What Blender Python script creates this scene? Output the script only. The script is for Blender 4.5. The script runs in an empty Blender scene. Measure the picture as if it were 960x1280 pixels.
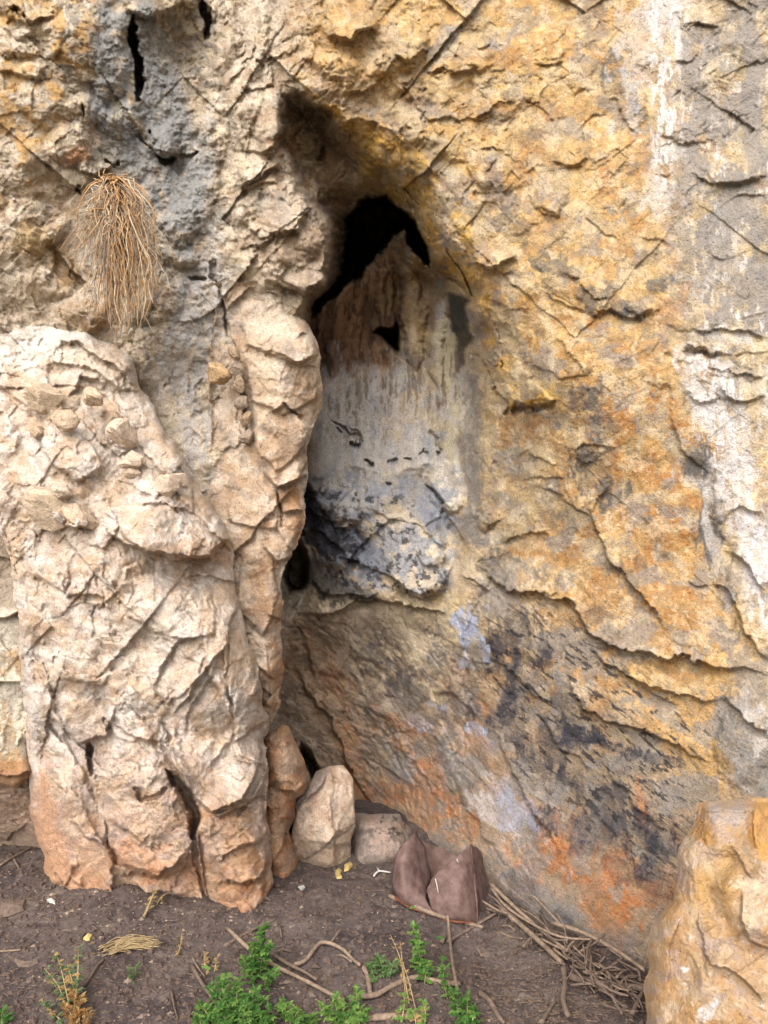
import bpy, math, random
import numpy as np

# ------------------------------------------------------------------ camera, sky, sun, exposure
scn = bpy.context.scene
C = scn.collection
CAMH, CAMD, F = 1.55, 3.0, 924.0            # eye height, distance to the y=0 plane, focal length in photo pixels
cam = bpy.data.objects.new('camera', bpy.data.cameras.new('camera'))
C.objects.link(cam)
cam.location = (0, -CAMD, CAMH)
cam.rotation_euler = (math.radians(90), 0, 0)
cam.data.sensor_fit = 'VERTICAL'; cam.data.sensor_height = 36.0; cam.data.sensor_width = 27.0
cam.data.lens = 36.0 * F / 1280.0
cam.data.clip_start = 0.02; cam.data.clip_end = 2000
scn.camera = cam

SUN_EL, SUN_AZ = 43.0, -20.0                 # high, from the left and behind the camera
world = bpy.data.worlds.new('World'); scn.world = world; world.use_nodes = True
wn = world.node_tree.nodes; wl = world.node_tree.links
sky = wn.new('ShaderNodeTexSky'); sky.sky_type = 'NISHITA'; sky.sun_disc = False
sky.sun_elevation = math.radians(SUN_EL); sky.sun_rotation = math.radians(180 + SUN_AZ * -1)
sky.dust_density = 4.0; sky.air_density = 1.0; sky.ozone_density = 0.6
hsv = wn.new('ShaderNodeHueSaturation'); hsv.inputs['Saturation'].default_value = 0.42
bg = wn['Background']; bg.inputs['Strength'].default_value = 0.15
wl.new(sky.outputs[0], hsv.inputs['Color']); wl.new(hsv.outputs[0], bg.inputs['Color'])
sun = bpy.data.objects.new('sun', bpy.data.lights.new('sun', 'SUN')); C.objects.link(sun)
sun.data.energy = 1.2; sun.data.angle = math.radians(58); sun.data.color = (1.0, 0.975, 0.95)
from mathutils import Vector
_el, _az = math.radians(SUN_EL), math.radians(SUN_AZ)
_d = Vector((math.sin(_az) * math.cos(_el), -math.cos(_az) * math.cos(_el), math.sin(_el)))
sun.rotation_euler = _d.to_track_quat('Z', 'Y').to_euler()
sun.location = _d * 20
scn.view_settings.view_transform = 'Standard'; scn.view_settings.look = 'None'
scn.view_settings.exposure = 1.22; scn.view_settings.gamma = 1.0

random.seed(7)
RNG = np.random.default_rng(11)
f32 = np.float32

# ------------------------------------------------------------------ numeric helpers
def _mix(h):
    h ^= h >> np.uint32(13); h *= np.uint32(1274126177); h ^= h >> np.uint32(16)
    return h
_KX, _KY, _KZ = np.uint32(374761393), np.uint32(668265263), np.uint32(2147443145)
def _axes(i, seed):
    u = i.view(np.uint32) if i.dtype == np.int32 else i.astype(np.uint32)
    hx = u[0] * _KX + np.uint32((seed * 2654435761) & 0xffffffff); hy = u[1] * _KY; hz = u[2] * _KZ
    return hx, hy, hz
_g = RNG.normal(size=(256, 3)); _g /= np.linalg.norm(_g, axis=1)[:, None]; GT = [np.ascontiguousarray(_g[:, k].astype(f32)) for k in range(3)]
_t = RNG.random((1024, 7)).astype(f32); _t[:, 4:] = (_t[:, 4:] - .5) * 2; TT = [np.ascontiguousarray(_t[:, k]) for k in range(7)]

def perlin(P, freq, seed=0):
    q = np.ascontiguousarray((P * np.array(freq, f32)).T, dtype=f32)
    fl = np.floor(q); i = fl.astype(np.int32); fr = q - fl
    w = fr * fr * fr * (fr * (fr * 6 - 15) + 10); hx, hy, hz = _axes(i, seed); one = f32(1)
    r = np.zeros(P.shape[0], f32)
    for a in (0, 1):
        wa = w[0] if a else one - w[0]; ha = hx + _KX if a else hx; xa = fr[0] - f32(a)
        for b in (0, 1):
            wb = wa * (w[1] if b else one - w[1]); hb = ha + (hy + _KY if b else hy); yb = fr[1] - f32(b)
            for c in (0, 1):
                g = (_mix(hb + (hz + _KZ if c else hz)) & np.uint32(255)).view(np.int32)
                d = GT[0].take(g) * xa + GT[1].take(g) * yb + GT[2].take(g) * (fr[2] - f32(c))
                r += wb * (w[2] if c else one - w[2]) * d
    return r * f32(1.6)
def fbm(P, freq, oct=4, seed=0, gain=.5, mode=None):
    r = np.zeros(P.shape[0], f32); a = 1.0
    for k in range(oct):
        n = perlin(P, np.array(freq, f32) * 2.03 ** k, seed + k * 17)
        if mode == 'ridge': n = 1 - 2 * np.abs(n)
        elif mode == 'billow': n = 2 * np.abs(n) - .5
        r += a * n; a *= gain
    return r
def facets(P, freq, seed=0, tilt=.8, k=.9, sign=1):
    """envelope of random tilted planes: flat fracture faces; sign=1 ridged edges between scoops, -1 creases between chunks"""
    q = np.ascontiguousarray((P * np.array(freq, f32)).T, dtype=f32)
    fl = np.floor(q); fr = q - fl; hx, hy, hz = _axes(fl.astype(np.int32), seed); r = np.full(P.shape[0], 9e9, f32)
    M = np.uint32; tl, kk = f32(tilt), f32(k)
    for a in (-1, 0, 1):
        ha = hx + M((a * int(_KX)) & 0xffffffff); xa = fr[0] - f32(a)
        for b in (-1, 0, 1):
            hb = ha + (hy + M((b * int(_KY)) & 0xffffffff)); yb = fr[1] - f32(b)
            for c in (-1, 0, 1):
                g = (_mix(hb + (hz + M((c * int(_KZ)) & 0xffffffff))) & M(1023)).view(np.int32)
                dx = xa - TT[0].take(g); dy = yb - TT[1].take(g); dz = fr[2] - f32(c) - TT[2].take(g)
                h = TT[3].take(g) * f32(.5) + tl * (TT[4].take(g) * dx + TT[5].take(g) * dy + TT[6].take(g) * dz) + kk * (dx * dx + dy * dy + dz * dz)
                np.minimum(r, h, out=r)
    return (r - f32(.35)) * f32(sign)
def plates(P, freq, seed=0, tilt=.8, step=.5):
    """broken plates: the nearest cell's own tilted plane, with abrupt steps where two plates meet"""
    q = np.ascontiguousarray((P * np.array(freq, f32)).T, dtype=f32)
    fl = np.floor(q); fr = q - fl; hx, hy, hz = _axes(fl.astype(np.int32), seed); r = np.full(P.shape[0], 9e9, f32); H = np.zeros(P.shape[0], f32); M = np.uint32
    for a in (-1, 0, 1):
        ha = hx + M((a * int(_KX)) & 0xffffffff); xa = fr[0] - f32(a)
        for b in (-1, 0, 1):
            hb = ha + (hy + M((b * int(_KY)) & 0xffffffff)); yb = fr[1] - f32(b)
            for c in (-1, 0, 1):
                g = (_mix(hb + (hz + M((c * int(_KZ)) & 0xffffffff))) & M(1023)).view(np.int32)
                dx = xa - TT[0].take(g); dy = yb - TT[1].take(g); dz = fr[2] - f32(c) - TT[2].take(g); d = dx * dx + dy * dy + dz * dz; m = d < r
                h = TT[3].take(g) * f32(step) + f32(tilt) * (TT[4].take(g) * dx + TT[5].take(g) * dy + TT[6].take(g) * dz)
                r = np.where(m, d, r); H = np.where(m, h, H)
    return H
from concurrent.futures import ThreadPoolExecutor
POOL = ThreadPoolExecutor(4)
def threaded(fn):
    def run(P, *a, **k):
        n = len(P)
        if n < 20000: return fn(P, *a, **k)
        cs = [(i, min(i + 24000, n)) for i in range(0, n, 24000)]
        return np.concatenate(list(POOL.map(lambda c: fn(P[c[0]:c[1]], *a, **k), cs)))
    return run
_fbm, _perlin, _facets = fbm, perlin, facets
fbm_t, facets_t = threaded(_fbm), threaded(_facets)
def saw(f, sharp=.12):
    """sawtooth ledges: slow rise, quick drop"""
    t = f - np.floor(f)
    return np.where(t < 1 - sharp, t / (1 - sharp), (1 - t) / sharp).astype(f32)
def smooth(a, b, x):
    t = np.clip((x - a) / (b - a), 0, 1); return t * t * (3 - 2 * t)
def tps(pts):
    p = np.array(pts, float); n = len(p); xy = p[:, :2] / 300.0
    d = np.linalg.norm(xy[:, None] - xy[None], axis=2); K = np.where(d > 0, d * d * np.log(d + 1e-12), 0) + np.eye(n) * .004
    A = np.zeros((n + 3, n + 3)); A[:n, :n] = K; A[:n, n] = 1; A[:n, n + 1:] = xy; A[n, :n] = 1; A[n + 1:, :n] = xy.T
    w = np.linalg.solve(A, np.concatenate([p[:, 2], np.zeros(3)]))
    def ev(U, V):
        u = np.ravel(U) / 300.0; v = np.ravel(V) / 300.0
        r = w[n] + w[n + 1] * u + w[n + 2] * v
        for k in range(n):
            dd = (u - xy[k, 0]) ** 2 + (v - xy[k, 1]) ** 2
            r = r + w[k] * .5 * dd * np.log(dd + 1e-12)
        return r.reshape(np.shape(U))
    return ev
def tps_grid(pts, us, vs, lo=(-120, -160), hi=(1080, 1320), step=9):
    """thin-plate surface on a coarse lattice, stretched bilinearly to the fine one"""
    ev = tps(pts)
    cu = np.clip(us, lo[0], hi[0]); cv = np.clip(vs, lo[1], hi[1])
    gu = np.arange(cu.min() - step, cu.max() + 2 * step, step); gv = np.arange(cv.min() - step, cv.max() + 2 * step, step)
    G = ev(*np.meshgrid(gu, gv))
    A = np.stack([np.interp(cu, gu, row) for row in G])
    iv = (cv - gv[0]) / step; k = np.floor(iv).astype(int); k = np.clip(k, 0, len(gv) - 2); t = (iv - k)[:, None]
    return (A[k] * (1 - t) + A[k + 1] * t)
def sd_poly(U, V, poly):
    """signed distance to a closed polygon, positive inside"""
    p = np.array(poly, float); d = np.full(U.shape, 1e9); ins = np.zeros(U.shape, bool); n = len(p)
    for k in range(n):
        x0, y0 = p[k]; x1, y1 = p[(k + 1) % n]; ex, ey = x1 - x0, y1 - y0
        wx, wy = U - x0, V - y0; t = np.clip((wx * ex + wy * ey) / (ex * ex + ey * ey + 1e-9), 0, 1)
        d = np.minimum(d, (wx - t * ex) ** 2 + (wy - t * ey) ** 2)
        c = ((y0 <= V) & (V < y1)) | ((y1 <= V) & (V < y0))
        with np.errstate(divide='ignore', invalid='ignore'):
            xi = x0 + (V - y0) * ex / (ey if ey != 0 else 1e-9)
        ins ^= c & (U < xi)
    d = np.sqrt(d); return np.where(ins, d, -d)
def sd_line(U, V, pts):
    """distance to an open polyline, side sign and position along it (0..1)"""
    p = np.array(pts, float); best = np.full(U.shape, 1e18); sg = np.ones(U.shape); al = np.zeros(U.shape)
    L = np.concatenate([[0], np.cumsum(np.hypot(*(p[1:] - p[:-1]).T))])
    for k in range(len(p) - 1):
        x0, y0 = p[k]; ex, ey = p[k + 1] - p[k]; l2 = ex * ex + ey * ey
        wx, wy = U - x0, V - y0; t = np.clip((wx * ex + wy * ey) / l2, 0, 1)
        d = (wx - t * ex) ** 2 + (wy - t * ey) ** 2; m = d < best
        best = np.where(m, d, best); sg = np.where(m, np.sign(ex * wy - ey * wx), sg); al = np.where(m, (L[k] + t * math.sqrt(l2)) / L[-1], al)
    return np.sqrt(best), sg, al

def unproj(u, v, D):
    """photo position (u,v) at distance D in front of the camera -> point in the place"""
    return np.stack([(u - 480) / F * D, D - CAMD, CAMH - (v - 640) / F * D], -1)
def at(u, v, D): return Vector(((u - 480) / F * D, D - CAMD, CAMH - (v - 640) / F * D))
def G(u, v, z=0.0):
    """point on the ground under the photo position"""
    D = (CAMH - z) * F / (v - 640); return Vector(((u - 480) / F * D, D - CAMD, z))

def srgb(c):
    c = np.array(c, float) / 255.0
    return np.where(c < .04045, c / 12.92, ((c + .055) / 1.055) ** 2.4)
ALB = 0.62                                   # reading of a lit surface -> its own reflectance
def K(r, g, b, s=1.0): return (srgb((r, g, b)) * ALB * s).astype(f32)

# ------------------------------------------------------------------ feature fields
class Field:
    """a rectangular lattice of photo positions on which relief (metres, outward) and colour are laid"""
    def __init__(s, us, vs, warp=1.0, seed=0):
        s.us, s.vs = us, vs; s.U, s.V = np.meshgrid(us, vs); s.sh = s.U.shape
        q = np.stack([s.U.ravel() / 100, s.V.ravel() / 100, np.full(s.U.size, seed * 3.3)], 1).astype(f32)
        s.q = q
        s.US = s.U + warp * 7 * fbm_t(q, 2.2, 2, seed + 3, gain=.62).reshape(s.sh); s.VS = s.V + warp * 7 * fbm_t(q, 2.2, 2, seed + 43, gain=.62).reshape(s.sh)
        w1 = fbm_t(q, 2.2, 5, seed + 3, gain=.62); w2 = fbm_t(q, 2.2, 5, seed + 43, gain=.62)
        s.UW = s.U + warp * 7 * w1.reshape(s.sh); s.VW = s.V + warp * 7 * w2.reshape(s.sh)
        s.n = fbm_t(q, 3.5, 5, seed + 77, gain=.7).reshape(s.sh)
        s.n3 = fbm_t(q, 22, 3, seed + 277, gain=.8).reshape(s.sh)
        s.n2 = fbm_t(q, (5, 2.0, 1), 4, seed + 177, gain=.65).reshape(s.sh)
        s.H = np.zeros(s.sh); s.col = np.zeros(s.sh + (3,), f32)
    def win(s, x0, y0, x1, y1):
        a = np.searchsorted(s.us, x0); b = np.searchsorted(s.us, x1); c = np.searchsorted(s.vs, y0); d = np.searchsorted(s.vs, y1)
        return (slice(c, d), slice(a, b))
    def lump(s, cx, cy, rx, ry, ang, h, p=2.0, tx=0, ty=0):
        R = max(rx, ry) * 1.15 + 10; w = s.win(cx - R, cy - R, cx + R, cy + R)
        u = s.UW[w] - cx; v = s.VW[w] - cy; a = math.radians(ang); c, n = math.cos(a), math.sin(a)
        x = (u * c + v * n) / rx; y = (-u * n + v * c) / ry
        r = np.sqrt(x * x + y * y); m = np.clip(1 - r ** p, 0, 1)
        if p <= 2: m = m ** .8
        s.H[w] += m * h * (1 + tx * x + ty * y)
    def ledge(s, pts, h, soft=30, sharp=2.5):
        """raised above a line walked from right to left, sharp fall below it"""
        p = np.array(pts, float); R = soft + 12
        w = s.win(p[:, 0].min() - R, p[:, 1].min() - R, p[:, 0].max() + R, p[:, 1].max() + R)
        d, g, al = sd_line(s.UW[w], s.VW[w], pts)
        side = g * d                       # >0 on the raised side
        e = np.clip(np.minimum(al, 1 - al) * 5, 0, 1)
        prof = np.where(side > 0, np.clip(1 - side / soft, 0, 1) ** 1.3, 0) * smooth(-sharp, sharp * .4, side)
        prof2 = np.where(side <= 0, np.clip(1 + side / sharp, 0, 1), 0)
        under = -.42 * np.clip(1 + side / (soft * .55), 0, 1) ** 1.5 * smooth(0, -3, side)
        s.H[w] += h * e * np.where(side > 0, prof, prof2 * .3 + under)
    def block(s, poly, h, ang=90, edge=2.5):
        """angular stone face: a tilted plane over a polygon, proud by h on the side that ang points to (90 = down)"""
        p = np.array(poly, float); w = s.win(p[:, 0].min() - 14, p[:, 1].min() - 14, p[:, 0].max() + 14, p[:, 1].max() + 14)
        U, V = s.UW[w], s.VW[w]; a = math.radians(ang); pr = p @ np.array([math.cos(a), math.sin(a)]); t = (U * math.cos(a) + V * math.sin(a) - pr.min()) / (pr.max() - pr.min())
        s.H[w] += h * (.12 + .88 * np.clip(t, 0, 1)) * smooth(-edge * .5, edge, sd_poly(U, V, poly))
    def crack(s, pts, wd, dep):
        p = np.array(pts, float); R = wd * 2 + 12
        w = s.win(p[:, 0].min() - R, p[:, 1].min() - R, p[:, 0].max() + R, p[:, 1].max() + R)
        d, g, al = sd_line(s.UW[w], s.VW[w], pts)
        e = np.clip(np.minimum(al, 1 - al) * 6, .0, 1) ** .5
        s.H[w] -= dep * np.clip(1 - (d / (wd * np.maximum(e, .05))) ** 2, 0, 1) * e
    def zone(s, poly, soft):
        return smooth(-soft, soft, sd_poly(s.UW, s.VW, poly))
    # colour
    def fill(s, c): s.col[:] = c
    def patch(s, poly, c, a=1.0, soft=8, ragged=10, which=0):
        p = np.array(poly, float); R = soft + ragged * 2.5 + 12
        w = s.win(p[:, 0].min() - R, p[:, 1].min() - R, p[:, 0].max() + R, p[:, 1].max() + R)
        n = (s.n if which == 0 else s.n2)[w]
        m = smooth(-soft, soft, sd_poly(s.UW[w], s.VW[w], poly) + n * ragged) * a
        s.col[w] = s.col[w] * (1 - m[..., None]) + np.asarray(c, f32) * m[..., None]
    def spot(s, cx, cy, rx, ry, ang, c, a=1.0, soft=.3, ragged=.5, which=0):
        R = max(rx, ry) * (1.4 + 1.7 * ragged) + 14; w = s.win(cx - R, cy - R, cx + R, cy + R)
        u = s.UW[w] - cx; v = s.VW[w] - cy; t = math.radians(ang); co, si = math.cos(t), math.sin(t)
        r = np.sqrt(((u * co + v * si) / rx) ** 2 + ((-u * si + v * co) / ry) ** 2)
        n = (s.n if which == 0 else s.n2)[w]
        no = (s.n2 if which == 0 else s.n)[w]
        m = smooth(soft, -soft, r - 1 - n * ragged) * a * (.45 + .55 * smooth(-.35, .25, no + .5 * s.n3[w]))
        s.col[w] = s.col[w] * (1 - m[..., None]) + np.asarray(c, f32) * m[..., None]
    def mottle(s, c, a, thr, soft=.15, freq=6, seed=0, mask=None, aniso=None, ang=0):
        mk = np.ones(s.sh, bool) if mask is None else (np.broadcast_to(mask, s.sh) > .01)
        mk &= (s.U > -60) & (s.U < 1020) & (s.V > -60)
        q = s.q[mk.ravel()]
        if ang:
            t = math.radians(ang); x = q[:, 0] * math.cos(t) + q[:, 1] * math.sin(t); y = -q[:, 0] * math.sin(t) + q[:, 1] * math.cos(t)
            q = np.stack([x, y, q[:, 2]], 1)
        n = fbm_t(q, (freq, freq, freq) if aniso is None else (freq * aniso[0], freq * aniso[1], freq), 4, seed, gain=.62)
        m = smooth(thr - soft, thr + soft, n) * a
        if mask is not None: m = m * np.broadcast_to(mask, s.sh)[mk]
        s.col[mk] = s.col[mk] * (1 - m[:, None]) + np.asarray(c, f32) * m[:, None]

def grid_normals(P):
    du = np.gradient(P, axis=1); dv = np.gradient(P, axis=0)
    n = np.cross(dv, du); n /= np.linalg.norm(n, axis=2, keepdims=True) + 1e-12
    flip = (n[..., 1] > 0)[..., None]
    return np.where(flip, -n, n)
def blur(A, k):
    for ax in (0, 1):
        pad = [(0, 0)] * A.ndim; pad[ax] = (k, k); B = np.pad(A, pad, mode='edge'); cs = np.cumsum(B, axis=ax)
        z = np.zeros_like(np.take(cs, [0], axis=ax)); cs = np.concatenate([z, cs], axis=ax); n = A.shape[ax]
        A = (np.take(cs, range(2 * k + 1, n + 2 * k + 1), axis=ax) - np.take(cs, range(0, n), axis=ax)) / (2 * k + 1)
    return A

def make_mesh(name, verts, quads, cols=None, mat=None, parent=None, tris=None, smooth_=True):
    me = bpy.data.meshes.new(name); verts = np.asarray(verts, f32)
    quads = np.asarray(quads, np.int32).reshape(-1, 4); tris = np.zeros((0, 3), np.int32) if tris is None else np.asarray(tris, np.int32).reshape(-1, 3)
    me.vertices.add(len(verts)); me.vertices.foreach_set('co', verts.ravel())
    nl = quads.size + tris.size; me.loops.add(nl); me.loops.foreach_set('vertex_index', np.concatenate([quads.ravel(), tris.ravel()]))
    nf = len(quads) + len(tris); me.polygons.add(nf)
    st = np.concatenate([np.arange(len(quads)) * 4, quads.size + np.arange(len(tris)) * 3]).astype(np.int32)
    me.polygons.foreach_set('loop_start', st)
    me.polygons.foreach_set('use_smooth', np.full(nf, smooth_))
    me.update(calc_edges=True); me.validate()
    if cols is not None:
        a = me.color_attributes.new('col', 'FLOAT_COLOR', 'POINT')
        a.data.foreach_set('color', np.concatenate([np.asarray(cols, f32), np.ones((len(verts), 1), f32)], 1).ravel())
    if mat: me.materials.append(mat)
    o = bpy.data.objects.new(name, me); C.objects.link(o)
    if parent: o.parent = parent
    return o
def quads_of(nv, nu, mask=None):
    i = np.arange(nv * nu).reshape(nv, nu)
    q = np.stack([i[:-1, :-1], i[1:, :-1], i[1:, 1:], i[:-1, 1:]], -1).reshape(-1, 4)
    if mask is not None:
        m = mask.ravel(); q = q[m[q].all(axis=1)]
    return q
def tag(o, label=None, cat=None, group=None, kind=None):
    if label: o['label'] = label
    if cat: o['category'] = cat
    if group: o['group'] = group
    if kind: o['kind'] = kind
    return o
def empty(name, loc=(0, 0, 0)):
    o = bpy.data.objects.new(name, None); C.objects.link(o); o.location = loc; o.empty_display_size = .1; return o

# ------------------------------------------------------------------ materials
def mat_rock(name, grain=.24, bump=.8, scale=1.0, rough=.92):
    m = bpy.data.materials.new(name); m.use_nodes = True; N = m.node_tree.nodes; L = m.node_tree.links
    b = N['Principled BSDF']; b.inputs['Roughness'].default_value = rough; b.inputs['Specular IOR Level'].default_value = .2
    at_ = N.new('ShaderNodeAttribute'); at_.attribute_name = 'col'
    tc = N.new('ShaderNodeTexCoord')
    def noise(s, d, r=.6):
        n = N.new('ShaderNodeTexNoise'); n.inputs['Scale'].default_value = s * scale; n.inputs['Detail'].default_value = d; n.inputs['Roughness'].default_value = r
        L.new(tc.outputs['Object'], n.inputs['Vector']); return n
    n1 = noise(38, 6, .7); n2 = noise(170, 3)
    r = N.new('ShaderNodeMapRange'); r.inputs['From Min'].default_value = .25; r.inputs['From Max'].default_value = .75
    r.inputs['To Min'].default_value = 1 - grain; r.inputs['To Max'].default_value = 1 + grain; L.new(n1.outputs['Fac'], r.inputs['Value'])
    r2 = N.new('ShaderNodeMapRange'); r2.inputs['From Min'].default_value = .3; r2.inputs['From Max'].default_value = .7
    r2.inputs['To Min'].default_value = 1 - grain * .8; r2.inputs['To Max'].default_value = 1 + grain * .8; L.new(n2.outputs['Fac'], r2.inputs['Value'])
    mu = N.new('ShaderNodeMath'); mu.operation = 'MULTIPLY'; L.new(r.outputs[0], mu.inputs[0]); L.new(r2.outputs[0], mu.inputs[1])
    vm = N.new('ShaderNodeVectorMath'); vm.operation = 'SCALE'; L.new(at_.outputs['Color'], vm.inputs[0]); L.new(mu.outputs[0], vm.inputs['Scale'])
    n3 = noise(85, 4, .75); r3 = N.new('ShaderNodeMapRange'); r3.inputs['From Min'].default_value = .34; r3.inputs['From Max'].default_value = .44; r3.inputs['To Min'].default_value = .62; r3.inputs['To Max'].default_value = 1.0; L.new(n3.outputs['Fac'], r3.inputs['Value'])
    v2 = N.new('ShaderNodeVectorMath'); v2.operation = 'SCALE'; L.new(vm.outputs[0], v2.inputs[0]); L.new(r3.outputs[0], v2.inputs['Scale'])
    L.new(v2.outputs[0], b.inputs['Base Color'])
    ad = N.new('ShaderNodeMath'); ad.operation = 'MULTIPLY_ADD'; ad.inputs[1].default_value = 2.2; L.new(n1.outputs['Fac'], ad.inputs[0]); L.new(n2.outputs['Fac'], ad.inputs[2])
    bp = N.new('ShaderNodeBump'); bp.inputs['Strength'].default_value = bump; bp.inputs['Distance'].default_value = .006 / scale
    L.new(ad.outputs[0], bp.inputs['Height']); L.new(bp.outputs[0], b.inputs['Normal'])
    return m
def mat_plain(name, c1, c2, scale=40, rough=.8, bump=.3, dist=.002, spec=.3, stretch=None, trans=0):
    m = bpy.data.materials.new(name); m.use_nodes = True; N = m.node_tree.nodes; L = m.node_tree.links
    b = N['Principled BSDF']; b.inputs['Roughness'].default_value = rough; b.inputs['Specular IOR Level'].default_value = spec
    tc = N.new('ShaderNodeTexCoord'); mp = N.new('ShaderNodeMapping'); L.new(tc.outputs['Object'], mp.inputs[0])
    if stretch: mp.inputs['Scale'].default_value = stretch
    n = N.new('ShaderNodeTexNoise'); n.inputs['Scale'].default_value = scale; n.inputs['Detail'].default_value = 9; n.inputs['Roughness'].default_value = .72
    L.new(mp.outputs[0], n.inputs['Vector'])
    cr = N.new('ShaderNodeValToRGB'); cr.color_ramp.elements[0].position = .35; cr.color_ramp.elements[1].position = .65
    cr.color_ramp.elements[0].color = (*c1, 1); cr.color_ramp.elements[1].color = (*c2, 1)
    L.new(n.outputs['Fac'], cr.inputs[0]); L.new(cr.outputs[0], b.inputs['Base Color'])
    bp = N.new('ShaderNodeBump'); bp.inputs['Strength'].default_value = bump; bp.inputs['Distance'].default_value = dist
    L.new(n.outputs['Fac'], bp.inputs['Height']); L.new(bp.outputs[0], b.inputs['Normal'])
    if trans:
        t = N.new('ShaderNodeBsdfTranslucent'); L.new(cr.outputs[0], t.inputs[0]); mx = N.new('ShaderNodeMixShader'); mx.inputs[0].default_value = trans
        L.new(b.outputs[0], mx.inputs[1]); L.new(t.outputs[0], mx.inputs[2]); L.new(mx.outputs[0], N['Material Output'].inputs['Surface'])
    return m
M_ROCK = mat_rock('weathered_limestone'); M_SOIL = mat_rock('dark_soil', grain=.3, bump=.9, scale=1.6, rough=1.0)
M_TAN = mat_rock('ochre_boulder_stone', grain=.14, bump=.7, rough=.95)

# ------------------------------------------------------------------ relief noise shared by the rock bodies
from mathutils import Euler
ROT = np.array(Euler((.5, .65, .4)).to_matrix()).astype(f32)
def relief(P, w):
    n = len(P); cs = [(i, min(i + 24000, n)) for i in range(0, n, 24000)]
    return np.concatenate(list(POOL.map(lambda c: relief_(P[c[0]:c[1]], {k: v[c[0]:c[1]] for k, v in w.items()}), cs)))
def relief_(P, w):
    """P (n,3) points; w: dict of per-point weights -> outward offset in metres"""
    h = np.zeros(P.shape[0], f32)
    Pw = P + np.stack([fbm(P, 9, 4, 901, gain=.6), fbm(P, 9, 4, 931, gain=.6), fbm(P, 9, 4, 961, gain=.6)], 1) * f32(.007)
    Pw = (Pw @ ROT).astype(f32)
    if 'facet' in w:
        m1 = smooth(-.25, .35, fbm(P, 3.4, 3, 75)); m2 = smooth(-.2, .4, fbm(P, 5.1, 3, 76))
        g = facets(Pw, (4.2, 4, 3.4), 5, 1.3, .12) * .058 + (.3 + .7 * m1) * plates(Pw + f32(7), (8.5, 8, 6.5), 9, .9, .55) * .030
        g += (.25 + .75 * m2) * facets(Pw, (30, 28, 23), 13, 1.3, .2) * .010 + (.3 + .7 * m2) * plates(Pw, (26, 25, 20), 19, .9, .6) * .0095
        m3 = smooth(-.12, .25, fbm(P, 3.9, 3, 79))
        g += m3 * (facets(Pw, (27, 24, 27), 23, 1.3, .5, -1) * .018 + facets(Pw + f32(3), (58, 50, 58), 27, 1.3, .5, -1) * .009)
        h += w['facet'] * g * f32(.86)
    if 'ledge' in w:
        f = P[:, 2] * 6.0 + P[:, 0] * 3.4 + 2.0 * fbm(P, 2.6, 5, 31, gain=.6)
        m = smooth(-.05, .4, fbm(P, 4.5, 3, 35))
        f2 = P[:, 2] * 17.0 + P[:, 0] * 9 + 2.6 * fbm(P, 5, 4, 37, gain=.6)
        m2 = smooth(-.05, .35, fbm(P, 8, 2, 39))
        h += w['ledge'] * ((1 - saw(f, .10)) * -.030 * m + (1 - saw(f2, .14)) * -.012 * m2)
    if 'crust' in w:
        h += w['crust'] * (fbm(P, 11, 5, 51, mode='billow', gain=.6) * .022 + fbm(P, 60, 2, 57, mode='billow') * .0035)
    if 'bed' in w:
        # bedding that dips down to the right: ledges across the dip and flutes along it
        t = math.radians(42); a = P[:, 0] * math.cos(t) - P[:, 2] * math.sin(t) - P[:, 1] * .5; b = P[:, 0] * math.sin(t) + P[:, 2] * math.cos(t)
        Q = np.stack([a * .45, P[:, 1] * .7, b], 1).astype(f32)
        f = b * 7 + 2.0 * fbm(Q, 3.4, 5, 81, gain=.6); f2 = b * 22 + 2.4 * fbm(Q, 6, 4, 82, gain=.6)
        m = smooth(0, .4, fbm(P, 4.1, 3, 83)); m2 = smooth(-.1, .35, fbm(P, 7, 3, 84))
        h += w['bed'] * ((1 - saw(f, .1)) * -.022 * m - (1 - saw(f2, .15)) * .0075 * m2 + facets(Q @ ROT, (9, 8, 8), 87, 1.2, .3) * .022 + facets(Q @ ROT, (26, 24, 24), 88, 1.2, .3) * .009)
    if 'smooth' in w:
        h += w['smooth'] * (fbm(P, 5, 4, 91) * .02 + fbm(P, 30, 3, 93) * .0025)
    h += fbm(P, 3, 3, 99) * .022 + fbm(P, 60, 3, 97, gain=.7) * .0016
    return h

# ------------------------------------------------------------------ the cliff with its cave (one sheet of ground-born rock)
def spaced(lo, a, b, hi, step, grow=1.22):
    mid = list(np.arange(a, b, step)); x, s = mid[-1], step; up = []
    while x < hi: s = min(s * grow, 60); x += s; up.append(x)
    x, s = mid[0], step; dn = []
    while x > lo: s = min(s * grow, 60); x -= s; dn.append(x)
    return np.array(dn[::-1] + mid + up)

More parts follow.
